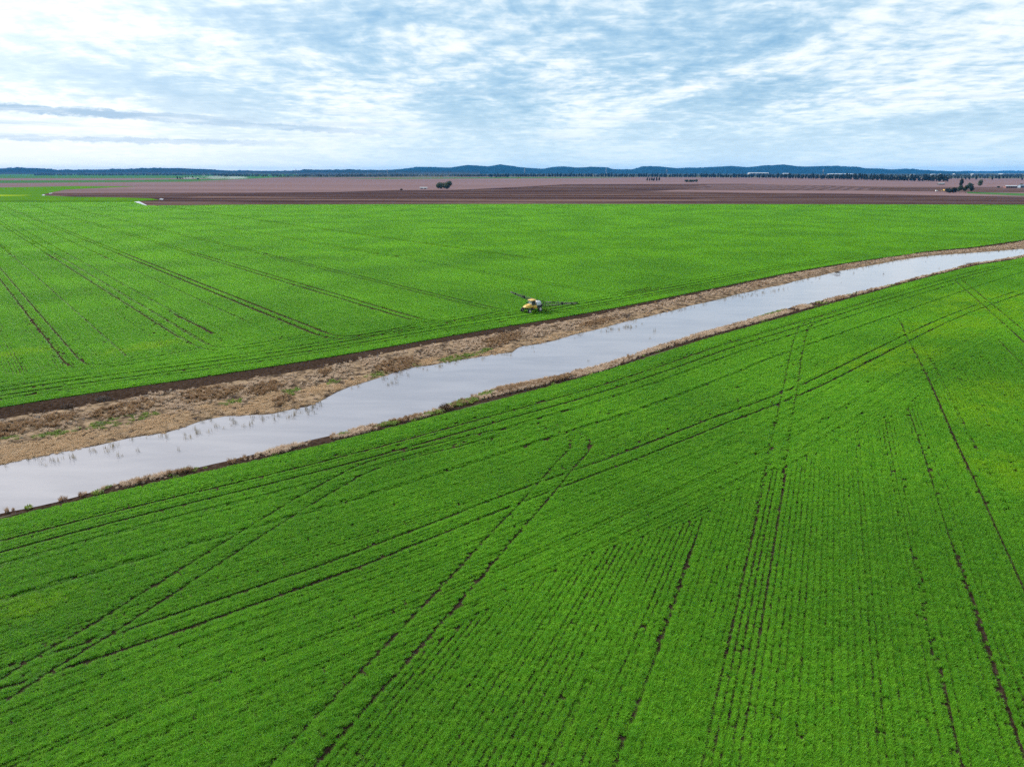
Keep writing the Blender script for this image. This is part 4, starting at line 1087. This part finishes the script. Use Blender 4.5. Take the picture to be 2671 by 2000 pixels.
# ------------------------------------------------------------------ the sprayer
def sprayer():
    HD = math.atan2(-0.70, -0.72)
    t = empty('crop_sprayer', (5.75, 208.6, 0.02), HD); t.scale = (1.14, 1.14, 1.14); setp(t, 'yellow self-propelled crop sprayer with white tank and raised dark booms', 'sprayer')
    wb, ga = 1.95, 1.32
    # chassis
    b = MB(); b.box((-.6, .42, 1.18), (6.0, .14, .22)).box((-.6, -.42, 1.18), (6.0, .14, .22))
    for x in (1.9, .4, -1.9, -3.4): b.box((x, 0, 1.18), (.16, .72, .18))
    b.box((1.2, 0, 1.22), (1.6, .7, .34)); b.build('chassis', M['black'], t)
    for x, r, w in ((wb, .62, .34), (-wb, .72, .40)):
        MB().box((x, 0, 1.02), (.2, ga * 2 - .3, .2)).build('axle', M['black'], t)
        for y in (-ga, ga):
            MB().tube([(x, y * .86, 1.1), (x, y * .86, r + .05), (x, y * .97, r)], .09, 8).build('wheel_leg', M['black'], t)
            wheel(t, (x, y, r), r, w)
    # hood, sloping and rounded towards the nose
    secs = []
    for x, w, z0, z1, rd in ((.55, .80, 1.32, 2.18, .22), (1.2, .78, 1.32, 2.12, .22), (1.9, .74, 1.34, 1.98, .24), (2.45, .66, 1.36, 1.80, .22), (2.72, .52, 1.42, 1.62, .10)):
        secs.append([(x, -w, z0), (x, -w, z1 - rd), (x, -w + rd, z1), (x, w - rd, z1), (x, w, z1 - rd), (x, w, z0)])
    hood = MB().loft(secs).build('hood', M['yellow'], t)
    for y in (-.3, .3): MB().tube([(2.73, y, 1.55), (2.76, y, 1.55)], .07, 8).build('headlight', M['white_paint'], hood)
    MB().box((2.62, 0, 1.39), (.12, .7, .08)).build('grille', M['black'], hood)
    MB().box((1.7, 0, 2.03), (.5, .5, .02)).build('hood_vent', M['black'], hood)
    MB().tube([(.9, -.55, 2.1), (.9, -.55, 2.75)], .06, 8).build('exhaust', M['black'], t)
    # cab
    cab = MB().box((-.2, 0, 1.55), (1.5, 1.5, .5)).build('cab_base', M['yellow'], t)
    zt = 2.98
    for x, y in ((.52, -.70), (.52, .70), (-.92, -.70), (-.92, .70)):
        MB().tube([(x, y, 1.8), (x - (.14 if x > 0 else -.04), y * .94, zt)], .05, 6).build('pillar', M['yellow'] if x < 0 else M['black'], cab)
    MB().add([(.53, -.66, 1.82), (.53, .66, 1.82), (.41, .62, 2.95), (.41, -.62, 2.95)], [(0, 1, 2, 3)]).add([(.50, -.66, 1.82), (.50, .66, 1.82), (.38, .62, 2.95), (.38, -.62, 2.95)], [(3, 2, 1, 0)]).build('windscreen', M['glass_pale'], cab)
    for y in (-1, 1):
        MB().add([(.48, y * .70, 1.82), (-.86, y * .70, 1.82), (-.84, y * .66, 2.95), (.36, y * .66, 2.95)], [(0, 1, 2, 3)]).add([(.48, y * .68, 1.82), (-.86, y * .68, 1.82), (-.84, y * .64, 2.95), (.36, y * .64, 2.95)], [(3, 2, 1, 0)]).build('door_glass', M['glass'], cab)
        MB().tube([(.45, y * .74, 2.6), (.65, y * 1.05, 2.6), (.65, y * 1.05, 2.2)], .02, 5).box((.65, y * 1.08, 2.35), (.05, .16, .34)).build('mirror', M['black'], cab)
    MB().box((-.93, 0, 2.4), (.04, 1.3, 1.1)).build('rear_glass', M['glass'], cab)
    secs = []
    for z, e, in ((2.97, -.05), (3.03, .06), (3.17, .04), (3.25, -.12)):
        x0, x1, w = -1.02 - e, .62 + e, .80 + e; c = .18
        secs.append([(x0 + c, -w, z), (x1 - c, -w, z), (x1, -w + c, z), (x1, w - c, z), (x1 - c, w, z), (x0 + c, w, z), (x0, w - c, z), (x0, -w + c, z)])
    roof = MB().loft(secs).build('cab_roof', M['yellow'], t)
    for y in (-.5, .5):
        MB().tube([(-.5, y, 3.24), (-.5, y, 3.44)], .06, 8).build('beacon', M['orange'], roof)
        MB().box((.64, y * .9, 3.12), (.08, .2, .1)).build('work_light', M['white_paint'], roof)
    MB().tube([(-.8, -.6, 3.2), (-.85, -.6, 3.9)], .012, 4).build('aerial', M['black'], roof)
    # side fuel tank, ladder
    MB().loft([[(x, -1.16, 1.05), (x, -1.16, 1.62), (x, -.86, 1.72), (x, -.80, 1.0)] for x in (-.95, .05)]).build('fuel_tank', M['yellow'], t)
    MB().loft([[(x, 1.16, 1.05), (x, 1.16, 1.62), (x, .86, 1.72), (x, .80, 1.0)] for x in (-.95, .05)]).build('side_panel', M['yellow'], t)
    lad = MB()
    for x in (-1.1, -1.45): lad.tube([(x, 1.3, .5), (x, 1.05, 1.7)], .025, 5)
    for i in range(4): lad.tube([(-1.1, 1.28 - .07 * i, .6 + .3 * i), (-1.45, 1.28 - .07 * i, .6 + .3 * i)], .022, 5)
    lad.build('ladder', M['black'], t)
    # product tank
    secs = []
    for y, sx, z0, z1 in ((-1.0, .45, 1.75, 2.45), (-.92, .72, 1.50, 2.65), (-.6, .85, 1.36, 2.76), (0, .88, 1.32, 2.80), (.6, .85, 1.36, 2.76), (.92, .72, 1.50, 2.65), (1.0, .45, 1.75, 2.45)):
        cx, cz, hz = -2.05, (z0 + z1) / 2, (z1 - z0) / 2
        secs.append([(cx + sx * math.copysign(abs(math.cos(a)) ** .7, math.cos(a)), y, cz + hz * math.copysign(abs(math.sin(a)) ** .7, math.sin(a))) for a in [2 * math.pi * q / 16 for q in range(16)]])
    tk = MB().loft(secs, smooth=True).build('tank', M['tank'], t)
    MB().tube([(-2.05, 0, 2.76), (-2.05, 0, 2.92)], .24, 14).build('lid', M['black'], tk)
    for y in (-.45, .45):
        MB().loft([[(-2.05 + .90 * math.cos(a), y + dy, 2.06 + .76 * math.sin(a)) for dy in (-.04, .04)] for a in [math.pi * q / 10 for q in range(11)]], caps=False).build('strap', M['black'], tk)
    # boom lift frame
    b = MB()
    for y in (-.55, .55):
        b.tube([(-3.0, y, 1.2), (-3.3, y, 1.9), (-4.1, y, 1.95)], .06, 6).tube([(-3.0, y, 1.1), (-4.1, y, 1.25)], .06, 6).box((-4.15, y, 1.6), (.12, .12, 1.5))
    for z in (1.0, 1.6, 2.3): b.box((-4.15, 0, z), (.1, 2.6, .1))
    for y in (-1.25, 1.25): b.box((-4.15, y, 1.65), (.1, .1, 1.35))
    b.tube([(-4.15, -1.25, 1.0), (-4.15, 0, 2.3), (-4.15, 1.25, 1.0)], .04, 5)
    b.tube([(-4.2, -.5, 2.3), (-3.2, -.5, 2.6)], .05, 6).tube([(-4.2, .5, 2.3), (-3.2, .5, 2.6)], .05, 6)
    b.box((-3.45, 0, 1.35), (.6, 1.1, .5)); b.build('boom_frame', M['boom'], t)
    MB().box((-3.2, -.85, 1.45), (.55, .45, .5)).build('pump', M['boom'], t)
    # the two boom wings, lattice trusses with nozzle bodies, raised at the tips
    for s in (-1, 1):
        hub = Vector((-4.15, s * 1.3, 1.35)); tip = Vector((-4.15 - .1, s * 12.2, 3.25)); ax = tip - hub
        N = 16; up0, up1, dp0, dp1 = .85, .16, .50, .10
        b = MB(); lo1, hi, lo2 = [], [], []
        for i in range(N + 1):
            f = i / N; p0 = hub + ax * f
            h_ = up0 + (up1 - up0) * f; d_ = dp0 + (dp1 - dp0) * f
            lo1.append(p0 + Vector((d_ / 2, 0, 0))); lo2.append(p0 - Vector((d_ / 2, 0, 0))); hi.append(p0 + Vector((0, 0, h_)))
        for chain, rad in ((lo1, .075), (lo2, .075), (hi, .085)): b.tube(chain, rad, 5)
        for i in range(N):
            a_, c_ = (i, i + 1) if i % 2 else (i + 1, i)
            b.tube([lo1[a_], hi[c_]], .045, 4).tube([lo2[a_], hi[c_]], .045, 4).tube([lo1[i], lo2[i + 1]], .035, 4)
        wing = b.build('boom_wing', M['boom'], t)
        nz = MB()
        for i in range(26):
            q = hub + ax * ((i + .5) / 26); nz.tube([q + Vector((-.12, 0, -.02)), q + Vector((-.12, 0, -.26))], .035, 5)
        nz.build('nozzle_line', M['black'], wing)
        q = hub + ax * .52
        MB().box(tuple(q + Vector((0, 0, .3))), (.5, .34, .66)).build('fold_joint', M['boom'], wing)
        q = hub + ax * .82
        MB().box(tuple(q + Vector((0, 0, .15))), (.35, .26, .42)).build('fold_joint', M['boom'], wing)
        MB().tube([hub + Vector((0, 0, .9)), hub + ax * .3 + Vector((0, 0, .75))], .07, 6).build('fold_ram', M['boom'], wing)
sprayer()

# ------------------------------------------------------------------ the air between here and the hills
def haze():
    m = bpy.data.materials.new('air_haze'); m.use_nodes = True; k = NT(m.node_tree); k.n.clear()
    out = k.new('ShaderNodeOutputMaterial'); v = k.new('ShaderNodeVolumePrincipled')
    v.inputs['Color'].default_value = (0.05, 0.40, 1.0, 1); v.inputs['Density'].default_value = 1.9e-5
    v.inputs['Anisotropy'].default_value = 0.0
    k.link(v.outputs[0], out.inputs['Volume'])
    b = MB(); b.box((0, 12000, 97.5), (60000, 36000, 201)); o = b.build('haze', m); o['kind'] = 'stuff'
    o['label'] = 'thin blue haze over the plain'
haze()
